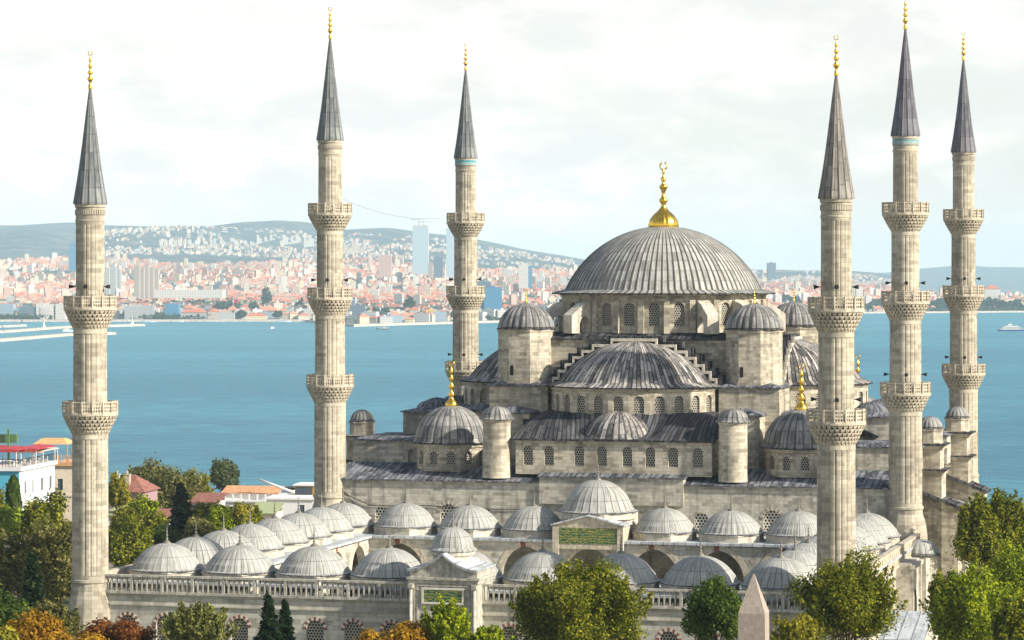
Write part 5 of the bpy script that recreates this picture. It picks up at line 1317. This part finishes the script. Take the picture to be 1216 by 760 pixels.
# quay strip along the far coast
mb = MB(); q = [(p, itp(coast, p)) for p in list(range(-400, 395, 40))+[402, 410, 420, 450, 500, 550, 600, 650, 700, 800, 900, 1000, 1100, 1216, 1400, 1900]]
for (a, da), (b, db) in zip(q, q[1:]):
    pa = [((a-608)*(da+k)/F, da+k) for k in (-14, 40)]; pb_ = [((b-608)*(db+k)/F, db+k) for k in (-14, 40)]
    z = SEA+3.4; mb.face([(*pa[0], SEA-2), (*pb_[0], SEA-2), (pb_[0][0], pb_[0][1]+6, z), (pa[0][0], pa[0][1]+6, z)]); mb.face([(pa[0][0], pa[0][1]+6, z), (pb_[0][0], pb_[0][1]+6, z), (*pb_[1], z), (*pa[1], z)])
o = mb.build('shore_embankment', M['rock']); tag(o, kind='structure')
# ------------------------------------------------------------------ buildings between the mosque and the sea
M['skyblue'] = plain('light blue paint', (.10,.42,.55), .7, var=.06)
M['paleblue'] = plain('very pale blue paint', (.62,.74,.76), .7, var=.05)
M['peach'] = plain('peach render', (.80,.66,.50), .8, var=.08)
M['orange'] = plain('orange canvas', (.66,.36,.16), .7)
M['greenp'] = plain('green painted steel', (.10,.20,.08), .6)
M['tileroof'] = plain('clay roof tiles', (.27,.115,.085), .9, var=.35, vs=1.5)
M['pink'] = plain('dusty pink render', (.34,.22,.22), .85)
M['woodbrown'] = plain('varnished wood', (.42,.24,.06), .6)
M['lawn'] = plain('lawn roof', (.33,.37,.20), .95)
M['winglass'] = plain('window glass', (.08,.10,.12), .15, var=.1, spec=.6)
hx, hy = (23-608)*420/F, 420
hotel = empty('hotel', (hx, hy, -2), -.155); tag(hotel, 'light blue and white hotel with roof terrace and red awning at the left edge', 'hotel')
hp = lambda mb, n, m, par=None: mb.build(n, m, par or hotel)
HT = 15.2; mb = MB()
wo = wall(mb, (0, 0), (0, 16.2), 0, HT, [(2.6+3.9*i, 1.3, HT-3.4, HT-1.6, 'rect') for i in range(4)], .25)
hp(mb, 'wall', M['white_flat']); 
mb = MB(); w2_ = wall(mb, (0, 0), (0, 0), 0, 0) if False else None
wb = wall(mb, (-14, 0), (0, 0), 0, HT, [(1.8+3.6*i, 1.4, HT-3.9, HT-1.7, 'rect') for i in range(4)], .25); wall(mb, (0, 16.2), (-14, 16.2), 0, HT); wall(mb, (-14, 16.2), (-14, 0), 0, HT)
hp(mb, 'wall', M['skyblue'])
for o_ in wo+wb:
    pane(o_, 'window', M['winglass'], hotel, .15)
for k in (1, 2):
    for i in range(4):
        for (A_, f) in (((0, 2.6+3.9*i), 0), ((-12.2+3.6*i, 0), 1)):
            mb = MB(); z = HT-3.4-3.4*k
            if f == 0: mb.box(-.02, .06, A_[1]-.75, A_[1]+.75, z-.1, z+1.9, 0); mb.box(.03, .09, A_[1]-.6, A_[1]+.6, z, z+1.8, 1)
            else: mb.box(A_[0]-.8, A_[0]+.8, -.06, .02, z-.4, z+1.9, 0); mb.box(A_[0]-.62, A_[0]+.62, -.09, -.03, z-.25, z+1.75, 1)
            hp(mb, 'window', [M['white_flat'], M['winglass']])
mb = MB()
for i in range(3): mb.box(.02, .05, 1.0+5.2*i, 2.1+5.2*i, 2, HT-1.2)
hp(mb, 'pilaster', M['paleblue'])
mb = MB(); mb.box(-14.3, .35, -.35, 16.5, HT, HT+.55); hp(mb, 'cornice', M['white_flat'])
mb = MB()
for i in range(30):
    y = -.2+16.5*i/29; mb.box(.2, .26, y, y+.06, HT+.55, HT+1.6); x = -14+14*i/29; mb.box(x, x+.06, -.26, -.2, HT+.55, HT+1.6)
mb.box(.18, .28, -.2, 16.4, HT+1.55, HT+1.63); mb.box(-14, .2, -.28, -.18, HT+1.55, HT+1.63)
hp(mb, 'railing', M['dusk'])
def awning(par, x0, x1, y0, y1, za, zb, mat, post, th=.12):
    mb = MB(); b = [(x0,y0,za),(x1,y0,zb),(x1,y1,zb),(x0,y1,za)]; mb.hexa(b, [(x,y,z+th) for x,y,z in b], 0); mb.box(x0,x1,y0-.05,y0,min(za,zb)-.25,min(za,zb)+.05,0)
    for x in (x0+.1, x1-.2):
        for y in (y0+.1, y1-.2): mb.box(x, x+.1, y, y+.1, HT+.5, za if x < (x0+x1)/2 else zb, 1)
    return mb.build('awning', [mat, post], par)
awning(hotel, -5.5, -.6, .8, 9, HT+3.0, HT+2.8, M['redpaint'], M['white_flat']); awning(hotel, -1.6, .9, 5, 14, HT+2.9, HT+2.7, M['redpaint'], M['white_flat']); awning(hotel, -3.5, .6, 9.2, 16.2, HT+2.3, HT+2.25, M['peach'], M['white_flat'])
mb = MB(); mb.box(-11, -6, 3, 8, HT+.5, HT+4.6, 0); mb.box(-4.8, -4.55, 3, 3.25, HT+.5, HT+5.2, 1); mb.box(-3.4, -3.15, 5, 5.25, HT+.5, HT+5.6, 1); mb.box(-5.2, -2.2, 5.5, 6, HT+3.6, HT+4.8, 1); mb.tube([(-5.5, 6, HT+4), (-5.5, 6, HT+7.6)], .05, 4, 2); mb.box(-9, -7.6, 2.2, 2.8, HT+4.6, HT+5.6, 0)
hp(mb, 'roof_room', [M['white_flat'], M['greenp'], M['dusk']])
for i in range(7):
    mb = MB(); x, y = -1.0-(i % 2)*1.4, 1.2+i*2; mb.lathe([(.03, HT+.5), (.03, HT+1.2), (.4, HT+1.22), (.4, HT+1.27)], 10, (x, y), smooth=False); mb.box(x+.5, x+.9, y-.2, y+.2, HT+.5, HT+.95); mb.box(x+.85, x+.9, y-.2, y+.2, HT+.9, HT+1.4); o_ = mb.build('terrace_table', M['white_flat'], hotel)
px_, D_ = 62, 446; bx = (px_-608)*D_/F
ph_ = empty('guest_house', (bx, D_, -3), -.12); tag(ph_, 'peach coloured guest house with roof terrace between hotel and left minaret', 'guest house')
mb = MB(); Hh = 15.3; wo = wall(mb, (0, 0), (5, 0), 0, Hh, [(1.2, .8, Hh-3.6, Hh-1.9, 'rect'), (3.6, .8, Hh-3.6, Hh-1.9, 'rect')], .2); wall(mb, (5, 0), (5, 9), 0, Hh); wall(mb, (5, 9), (0, 9), 0, Hh); wall(mb, (0, 9), (0, 0), 0, Hh)
for z in (Hh-4.5, Hh-9): mb.box(-.1, 5.1, -.12, 0, z, z+.35)
mb.build('wall', M['peach'], ph_)
for o_ in wo: pane(o_, 'window', M['winglass'], ph_, .12)
mb = MB(); mb.box(-.3, 5.3, -.3, 9.3, Hh, Hh+.5); mb.build('cornice', M['orange'], ph_)
mb = MB()
for i in range(12): x = .1+5*i/12; mb.box(x, x+.09, -.2, -.1, Hh+.5, Hh+1.7)
mb.box(0, 5.2, -.2, -.1, Hh+1.4, Hh+1.5); mb.build('railing', M['orange'], ph_)
mb = MB(); mb.hexa([(-3, 0, Hh+3.2), (2.3, 0, Hh+3.2), (2.3, 5, Hh+3.2), (-3, 5, Hh+3.2)], [(-2, 1.5, Hh+4), (1.4, 1.5, Hh+4), (1.4, 3, Hh+4), (-2, 3, Hh+4)])
for x in (-2.9, 2.2): mb.box(x, x+.1, .1, .2, Hh, Hh+3.2)
mb.build('sunshade', M['orange'], ph_)

def bld(label, px0, px1, ytop, D, mats, depth=8, roof='flat', name='house', cat='house', ang=-.15, rh=1.6, win=True, extra=None):
    x = (px0-608)*D/F; w = (px1-px0)*D/F; g = gz(x, D)-1; zt = CAMZ-(ytop-HY)*D/F; H = zt-g
    r = empty(name, (x, D, g), ang); tag(r, label, cat)
    mb = MB(); n = max(1, int(w/3)); ops = [(w*(i+.5)/n, .9, H-2.3, H-.9, 'rect') for i in range(n)] if win else ()
    o = wall(mb, (0, 0), (w, 0), 0, H, ops, .2); wall(mb, (w, 0), (w, depth), 0, H); wall(mb, (w, depth), (0, depth), 0, H); wall(mb, (0, depth), (0, 0), 0, H)
    wl = mb.build('wall', mats[0], r)
    for q in o: pane(q, 'window', M['winglass'], r, .12)
    mb = MB()
    if roof == 'hip': b = [(-.5,-.5,H),(w+.5,-.5,H),(w+.5,depth+.5,H),(-.5,depth+.5,H)]; i_ = min(w, depth)*.45; t_ = [(i_,depth/2-.1,H+rh),(w-i_,depth/2-.1,H+rh),(w-i_,depth/2+.1,H+rh),(i_,depth/2+.1,H+rh)]; mb.hexa(b, t_)
    elif roof == 'slope': b = [(-.5,-.5,H),(w+.5,-.5,H),(w+.5,depth,H+rh),(-.5,depth,H+rh)]; mb.hexa([(p[0],p[1],p[2]-.15) for p in b], b); mb.box(0,w,depth-.2,depth,H,H+rh-.1)
    else: mb.box(-.3, w+.3, -.3, depth+.3, H, H+.3)
    rf = mb.build('roof', mats[1], r)
    if extra: extra(r, rf, w, H, depth)
    return r
def chim(r, rf, w, H, d):
    for i, x in enumerate((w*.2, w*.5)):
        mb = MB(); mb.box(x-.6, x+.2, 1.5, 2.3, H, H+2.7); mb.box(x-.68, x+.28, 1.42, 2.38, H+2.7, H+2.85); mb.box(x-.45, x-.15, 1.7, 2.0, H+2.85, H+3.4); mb.build('chimney', M['trim'], rf)
bld('dusty pink house with clay tile roof and two stout chimneys by the big olive tree', 129, 171, 584, 500, [M['pink'], M['tileroof']], 9, 'hip', rh=2.6, extra=chim)
bld('small house with a pale green flat roof just right of the left front minaret', 128, 152, 611, 470, [M['white_flat'], M['lawn']], 8, 'slope', rh=1.1)
def umb(r, rf, w, H, d):
    mb = MB(); mb.tube([(w*.45, -1, H-1), (w*.45, -1, H+2)], .06, 6); mb.lathe([(.28, H-.2), (.3, H+1.4), (.05, H+1.7)], 8, (w*.45, -1)); mb.build('folded_parasol', M['skyblue'], r)
bld('white cafe with brown tiled roof and folded blue parasol under the olive trees', 160, 200, 617, 462, [M['white_flat'], M['tileroof']], 7, 'slope', name='cafe', cat='cafe', rh=1.2, extra=umb)
bld('orange walled hut below the cafe roofs', 164, 188, 627, 448, [M['orange'], M['white_flat']], 5, 'flat', name='hut', cat='hut')
bld('pink canvas roofed terrace house left of the long white one', 228, 258, 596, 520, [M['white_flat'], M['tileroof']], 6, 'slope', name='terrace_house', rh=1.2)
def terr(r, rf, w, H, d):
    mb = MB()
    for i in range(9): mb = MB(); x = w*(.04+.11*i); mb.box(x, x+.3, -.1, .2, H, H+1.5); mb.build('terrace_post', M['white_flat'], r)
    mb = MB(); mb.box(0, w, 2.5, 5, H, H+1.6); mb.build('wall', M['white_flat'], r)
    mb = MB(); b = [(-.5,2,H+1.6),(w*.75,2,H+1.6),(w*.75,7,H+2.6),(-.5,7,H+2.6)]; mb.hexa([(p[0],p[1],p[2]-.15) for p in b], b); mb.build('tiled_roof', M['tile_or'], r)
    mb = MB(); mb.tube([(w*.5, 1, H+4.2), (w*.98, 1, H+1.8)], .22, 4); mb.build('white_beam', M['white_flat'], r)
M['tile_or'] = plain('orange clay tiles', (.62,.32,.16), .9, var=.25, vs=1.2)  # plain orange tile colour with random variation
bld('long white terrace house with orange tiled roof beyond the courtyard domes', 262, 352, 596, 560, [M['white_flat'], M['white_flat']], 9, 'flat', name='terrace_house', extra=terr)
bld('plain white house with one dark window below the terrace house', 316, 374, 593, 530, [M['white_flat'], M['white_flat']], 7, 'flat')
bld('green roofed lean to in front of the white houses', 298, 326, 609, 500, [M['peach'], M['lawn']], 6, 'slope', name='lean_to', cat='lean-to', rh=1.4)
def glassbox(r, rf, w, H, d):
    mb = MB(); mb.box(.3, w-.3, -.12, .0, H-2.2, H-.2); mb.build('window', M['winglass'], r)
bld('yellow wooden roof pavilion with dark glazing beside the near left minaret', 350, 373, 577, 560, [M['woodbrown'], M['white_flat']], 6, 'flat', name='roof_pavilion', cat='pavilion', win=False, extra=glassbox)
bld('red water tank hut at the foot of the near left hall minaret', 371, 379, 577, 575, [M['redpaint'], M['white_flat']], 4, 'flat', name='hut', cat='hut', win=False)
bld('small white hut with dark roof left of the yellow pavilion', 338, 349, 581, 570, [M['white_flat'], M['dusk']], 4, 'flat', name='hut', cat='hut', win=False)
bld('grey lead roofed booth at the bottom right below the flank wall', 1050, 1092, 758, 276, [M['trim'], M['lead_skirt']], 7, 'slope', name='booth', cat='booth', ang=-.26, rh=1.8, win=False)

# ------------------------------------------------------------------ boats, breakwaters
def seaD(py): return (CAMZ-SEA)*F/(py-HY)
def boat(label, cat, px, py, length, D=None, tiers=2, hull='white_flat', name='ferry', head=1, ang=0.0):
    D = D or seaD(py); r = empty(name, ((px-608)*D/F, D, SEA), ang if head > 0 else PI+ang); tag(r, label, cat)
    L = length/2; B = length*.12+.6; h = length*.035+.5; mb = MB()
    st = [(-L, .75), (-L*.6, 1), (L*.3, 1), (L*.7, .7), (L, .02)]
    for (x0, w0), (x1, w1) in zip(st, st[1:]):
        z0 = h*(1+.45*max(0, x0/L)**2); z1 = h*(1+.45*max(0, x1/L)**2)
        for s in (-1, 1):
            f = [(x0*.95, s*w0*B*.8, -.5), (x1*.95, s*w1*B*.8, -.5), (x1, s*w1*B, z1), (x0, s*w0*B, z0)]; mb.face(f if s < 0 else f[::-1], 0)
        mb.face([(x0, -w0*B, z0), (x1, -w1*B, z1), (x1, w1*B, z1), (x0, w0*B, z0)], 1)
    mb.face([(-L*.95, .75*B*.8, -.5), (-L*.95, -.75*B*.8, -.5), (-L, -.75*B, h), (-L, .75*B, h)], 0); mb.build('hull', [M[hull], M['white_flat']], r)
    z = h*1.0
    for k in range(tiers):
        mb = MB(); a, b = -L*(.85-.14*k), L*(.62-.16*k); hh = max(1.2, length*.045); mb.box(a, b, -B*.82+.15*k, B*.82-.15*k, z, z+hh*.35, 0); mb.box(a+.05, b-.1, -B*.8+.15*k, B*.8-.15*k, z+hh*.35, z+hh*.8, 1); mb.box(a-.1, b+.3, -B*.86+.15*k, B*.86-.15*k, z+hh*.8, z+hh, 0); mb.build('cabin', [M['white_flat'], M['winglass']], r); z += hh
    mb = MB(); mb.tube([(-L*.1, 0, z), (-L*.1, 0, z+length*.12)], .12, 5); mb.box(-L*.3, -L*.1, -.6, .6, z, z+length*.04); mb.build('mast', M['white_flat'], r); return r
boat('white ferry with blue hull steaming at the right edge of the water', 'ferry', 1203, 393, 42, tiers=3, hull='hull_blue', head=1)
boat('small white motor boat throwing foam in the middle left of the strait', 'boat', 323, 390, 9, tiers=1, name='motor_boat', ang=.9)
boat('small dark hulled passenger boat between the two left hall minarets', 'boat', 455, 391, 19, D=seaD(391), tiers=1, hull='dusk', name='passenger_boat', head=-1)
boat('white ferry moored right of the red roofed ferry station', 'ferry', 336, 383, 26, D=4885, tiers=2)
boat('smaller white ferry moored left of the near left hall minaret', 'ferry', 364, 383, 20, D=4885, tiers=2)
boat('white ship between the breakwaters beside the leftmost minaret', 'ship', 80, 396, 15, D=4000, tiers=3, name='ship', ang=.3)
boat('small white launch moored at the left waterfront', 'boat', 213, 383, 14, D=4880, tiers=1, name='launch')
boat('low harbour launch moored at the quay left of the ferry station', 'boat', 176, 384, 22, D=4860, tiers=1, name='launch')
def strip(name, pts, hw, mat, z0=SEA+.12, h=0, rough=0, kind='structure'):
    mb = MB()
    for (a, b), (c_, d_) in zip(pts, pts[1:]):
        dx, dy = c_-a, d_-b; L = math.hypot(dx, dy); nx_, ny_ = -dy/L*hw, dx/L*hw
        if h: mb.hexa([(a-nx_*1.5, b-ny_*1.5, SEA-1), (c_-nx_*1.5, d_-ny_*1.5, SEA-1), (c_+nx_*1.5, d_+ny_*1.5, SEA-1), (a+nx_*1.5, b+ny_*1.5, SEA-1)], [(a-nx_, b-ny_, SEA+h), (c_-nx_, d_-ny_, SEA+h), (c_+nx_, d_+ny_, SEA+h), (a+nx_, b+ny_, SEA+h)])
        else: mb.face([(a-nx_, b-ny_, z0), (c_-nx_, d_-ny_, z0), (c_+nx_, d_+ny_, z0), (a+nx_, b+ny_, z0)])
    return mb.build(name, mat)
def SP(px, py, off=0): D = seaD(py)+off; return ((px-608)*D/F, D)
o = strip('breakwater', [SP(-300, 404), SP(0, 395.5), SP(74, 389.8), SP(168, 387.2)], 5, M['rock'], h=3.2); tag(o, 'far stone breakwater reaching right behind the leftmost minaret', 'breakwater')
o = strip('breakwater', [SP(-300, 424), SP(0, 405.5), SP(85, 398.3), SP(134, 397.3)], 5, M['rock'], h=3.2); tag(o, 'near stone breakwater ending just right of the leftmost minaret', 'breakwater')
o = strip('breakwater', [SP(-300, 392), SP(0, 389), SP(28, 387.6)], 4, M['rock'], h=3); tag(o, 'short inner jetty at the far left of the harbour', 'jetty')
for px, py, lab in ((52, 391.2, 'small white lighthouse on the far breakwater left of the minaret'), (157, 387.5, 'small white light tower at the right tip of the far breakwater')):
    D = seaD(py); r = empty('lighthouse', ((px-608)*D/F, D, SEA+3), 0); tag(r, lab, 'lighthouse')
    mb = MB(); mb.lathe([(2.6, 0), (2.0, 2.5), (1.2, 3), (.95, 9), (1.5, 9.2), (1.5, 9.6)], 12); mb.build('tower', M['white_flat'], r); mb = MB(); mb.lathe([(.8, 9.6), (.8, 11), (1.1, 11.1), (.05, 12.4)], 10); mb.build('lantern', M['white_flat'], r)
D = 4600; r = empty('harbour_crane', ((26-608)*D/F, D, SEA+3)); tag(r, 'small jib crane on the left harbour jetty', 'crane')
mb = MB(); mb.tube([(0, 0, 0), (0, 0, 9)], .8, 5); mb.tube([(0, 0, 7), (7, 0, 13)], .35, 4); mb.tube([(0, 0, 9), (-2, 0, 7)], .5, 4); mb.build('jib', M['dusk'], r)
mb = MB(); x, D = SP(276, 366); 
fl = empty('flag', ((277-608)*5150/F, 5150, farz(277, 5150))); tag(fl, 'big red flag flying among trees on the far shore', 'flag')
mb = MB(); mb.tube([(0, 0, 0), (0, 0, 32)], .35, 5); mb.build('pole', M['white_flat'], fl); mb = MB()
for i in range(6): mb.face([(i*1.5, math.sin(i)*.7, 24-.3*i), ((i+1)*1.5, math.sin(i+1)*.7, 24-.3*(i+1)), ((i+1)*1.5, math.sin(i+1)*.7, 31-.3*(i+1)), (i*1.5, math.sin(i)*.7, 31-.3*i)])
mb.build('cloth', M['redpaint'], fl)
t = NT('foam on water'); nz_ = t.noise(t.mapping(t.pos(), (.08, .5, 1)), 1.0, 4, .7)
t.pbr((.62,.72,.72), .7); tr_ = t.n('ShaderNodeBsdfTransparent'); mx = t.n('ShaderNodeMixShader'); t.l(t.ramp(nz_, [(.40, (0,0,0)), (.66, (.75,.75,.75))]), mx.inputs[0]); pr = [x for x in t.t.nodes if x.type == 'BSDF_PRINCIPLED'][0]
t.l(tr_.outputs[0], mx.inputs[1]); t.l(pr.outputs[0], mx.inputs[2]); t.l(mx.outputs[0], t.out.inputs[0]); M['foam'] = t.mat
for i, (pts, hw) in enumerate((([SP(1186, 392.6), SP(1160, 392.6), SP(1020, 393.4)], 5), ([SP(464, 391), SP(500, 391.3), SP(540, 391.2)], 5), ([SP(314, 390.3), SP(332, 390.2)], 10), ([SP(135, 394), SP(220, 391.5)], 5))):
    o = strip('wake', pts, hw, M['foam'], SEA+.15+.05*i); tag(o, kind='structure')

# ------------------------------------------------------------------ air
mb = MB(); mb.box(-9500, 9500, -200, 24600, SEA-9, 305); hz = mb.build('haze', [])
hm = bpy.data.materials.new('pale sea air'); hm.use_nodes = True; nt = hm.node_tree; nt.nodes.clear(); oo = nt.nodes.new('ShaderNodeOutputMaterial'); pv = nt.nodes.new('ShaderNodeVolumePrincipled')
pv.inputs['Color'].default_value = (.65, .85, .945, 1); pv.inputs['Density'].default_value = HAZE; pv.inputs['Anisotropy'].default_value = -.25; nt.links.new(pv.outputs[0], oo.inputs['Volume']); hz.data.materials.append(hm); tag(hz, kind='stuff')

# ------------------------------------------------------------------ sky, sun, camera
sd = Vector(SUN).normalized(); el = math.asin(sd.z); rot = math.atan2(sd.x, sd.y)
W = bpy.data.worlds.new('World'); SC.world = W; W.use_nodes = True; nt = W.node_tree; nt.nodes.clear()
class WT(NT):
    def __init__(s): s.t = nt; s.out = s.n('ShaderNodeOutputWorld')
t = WT(); sky = t.n('ShaderNodeTexSky', sky_type='NISHITA'); sky.sun_disc = False; sky.sun_elevation = el; sky.sun_rotation = rot; sky.altitude = 50; sky.air_density = 1; sky.dust_density = 1.5; sky.ozone_density = 1.2
g = t.n('ShaderNodeTexCoord').outputs['Generated']; sp = t.n('ShaderNodeSeparateXYZ'); t.l(g, sp.inputs[0])
v1 = t.mapping(g, (20, 20, 36), (3.1, 0, .4)); n1 = t.noise(v1, 1.0, 6, .58, .4); n2 = t.noise(t.mapping(g, (7, 7, 26), (1.7, 2, 0)), 1.0, 5, .55)
side_ = t.math('MULTIPLY', sp.outputs[0], -.55)
cm_ = t.math('ADD', t.math('ADD', t.math('MULTIPLY', n1, .6), t.math('MULTIPLY', n2, .5)), side_)
mask = t.ramp(cm_, [(.42, (.1,.1,.1)), (.50, (.6,.6,.6)), (.58, (1,1,1))])
shade = t.noise(t.mapping(g, (22, 22, 60), (0, 5, 1.2)), 1.0, 5, .6)
cc = t.ramp(shade, [(.40, (6.2,6.15,5.9)), (.50, (6.9,6.75,6.3)), (.57, (7.9,7.6,6.9))])
base = t.mix(.72, sky.outputs[0], (6.85, 6.75, 6.3, 1))
c = t.mix(mask, base, cc)
# unseen upper sky: clouds thinned and dimmed over blue to lower the fill light
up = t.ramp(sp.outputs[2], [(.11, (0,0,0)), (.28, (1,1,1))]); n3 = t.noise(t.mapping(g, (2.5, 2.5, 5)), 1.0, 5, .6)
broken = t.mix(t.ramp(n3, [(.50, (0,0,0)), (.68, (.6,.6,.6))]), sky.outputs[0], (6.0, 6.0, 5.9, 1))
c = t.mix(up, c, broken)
lo = t.ramp(sp.outputs[2], [(-.02, (.9,.9,.9)), (.035, (0,0,0))]); c = t.mix(lo, c, (7.4, 7.4, 7.0, 1))
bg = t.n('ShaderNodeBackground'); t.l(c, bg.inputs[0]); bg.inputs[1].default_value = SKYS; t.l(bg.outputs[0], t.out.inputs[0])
L = bpy.data.lights.new('sun', 'SUN'); L.energy = SUNE; L.angle = math.radians(1.2); L.color = (1.0, .93, .82); lo_ = bpy.data.objects.new('sun', L); COL.objects.link(lo_)
lo_.rotation_euler = (-sd).to_track_quat('-Z', 'Y').to_euler(); lo_.location = (200, 0, 200)
cam = bpy.data.cameras.new('camera'); co = bpy.data.objects.new('camera', cam); COL.objects.link(co); co.location = (0, 0, CAMZ); co.rotation_euler = (PI/2, 0, 0)
cam.sensor_width = 36; cam.lens = F/1216*36; cam.shift_y = -(380-HY)/1216; cam.clip_start = 1; cam.clip_end = 80000; SC.camera = co
vs = SC.view_settings; vs.view_transform = 'Standard'; vs.look = 'None'; vs.gamma = 1; vs.use_curve_mapping = False; vs.exposure = EXPO
SC.render.engine = 'CYCLES'; SC.cycles.volume_bounces = 1; SC.cycles.max_bounces = 6
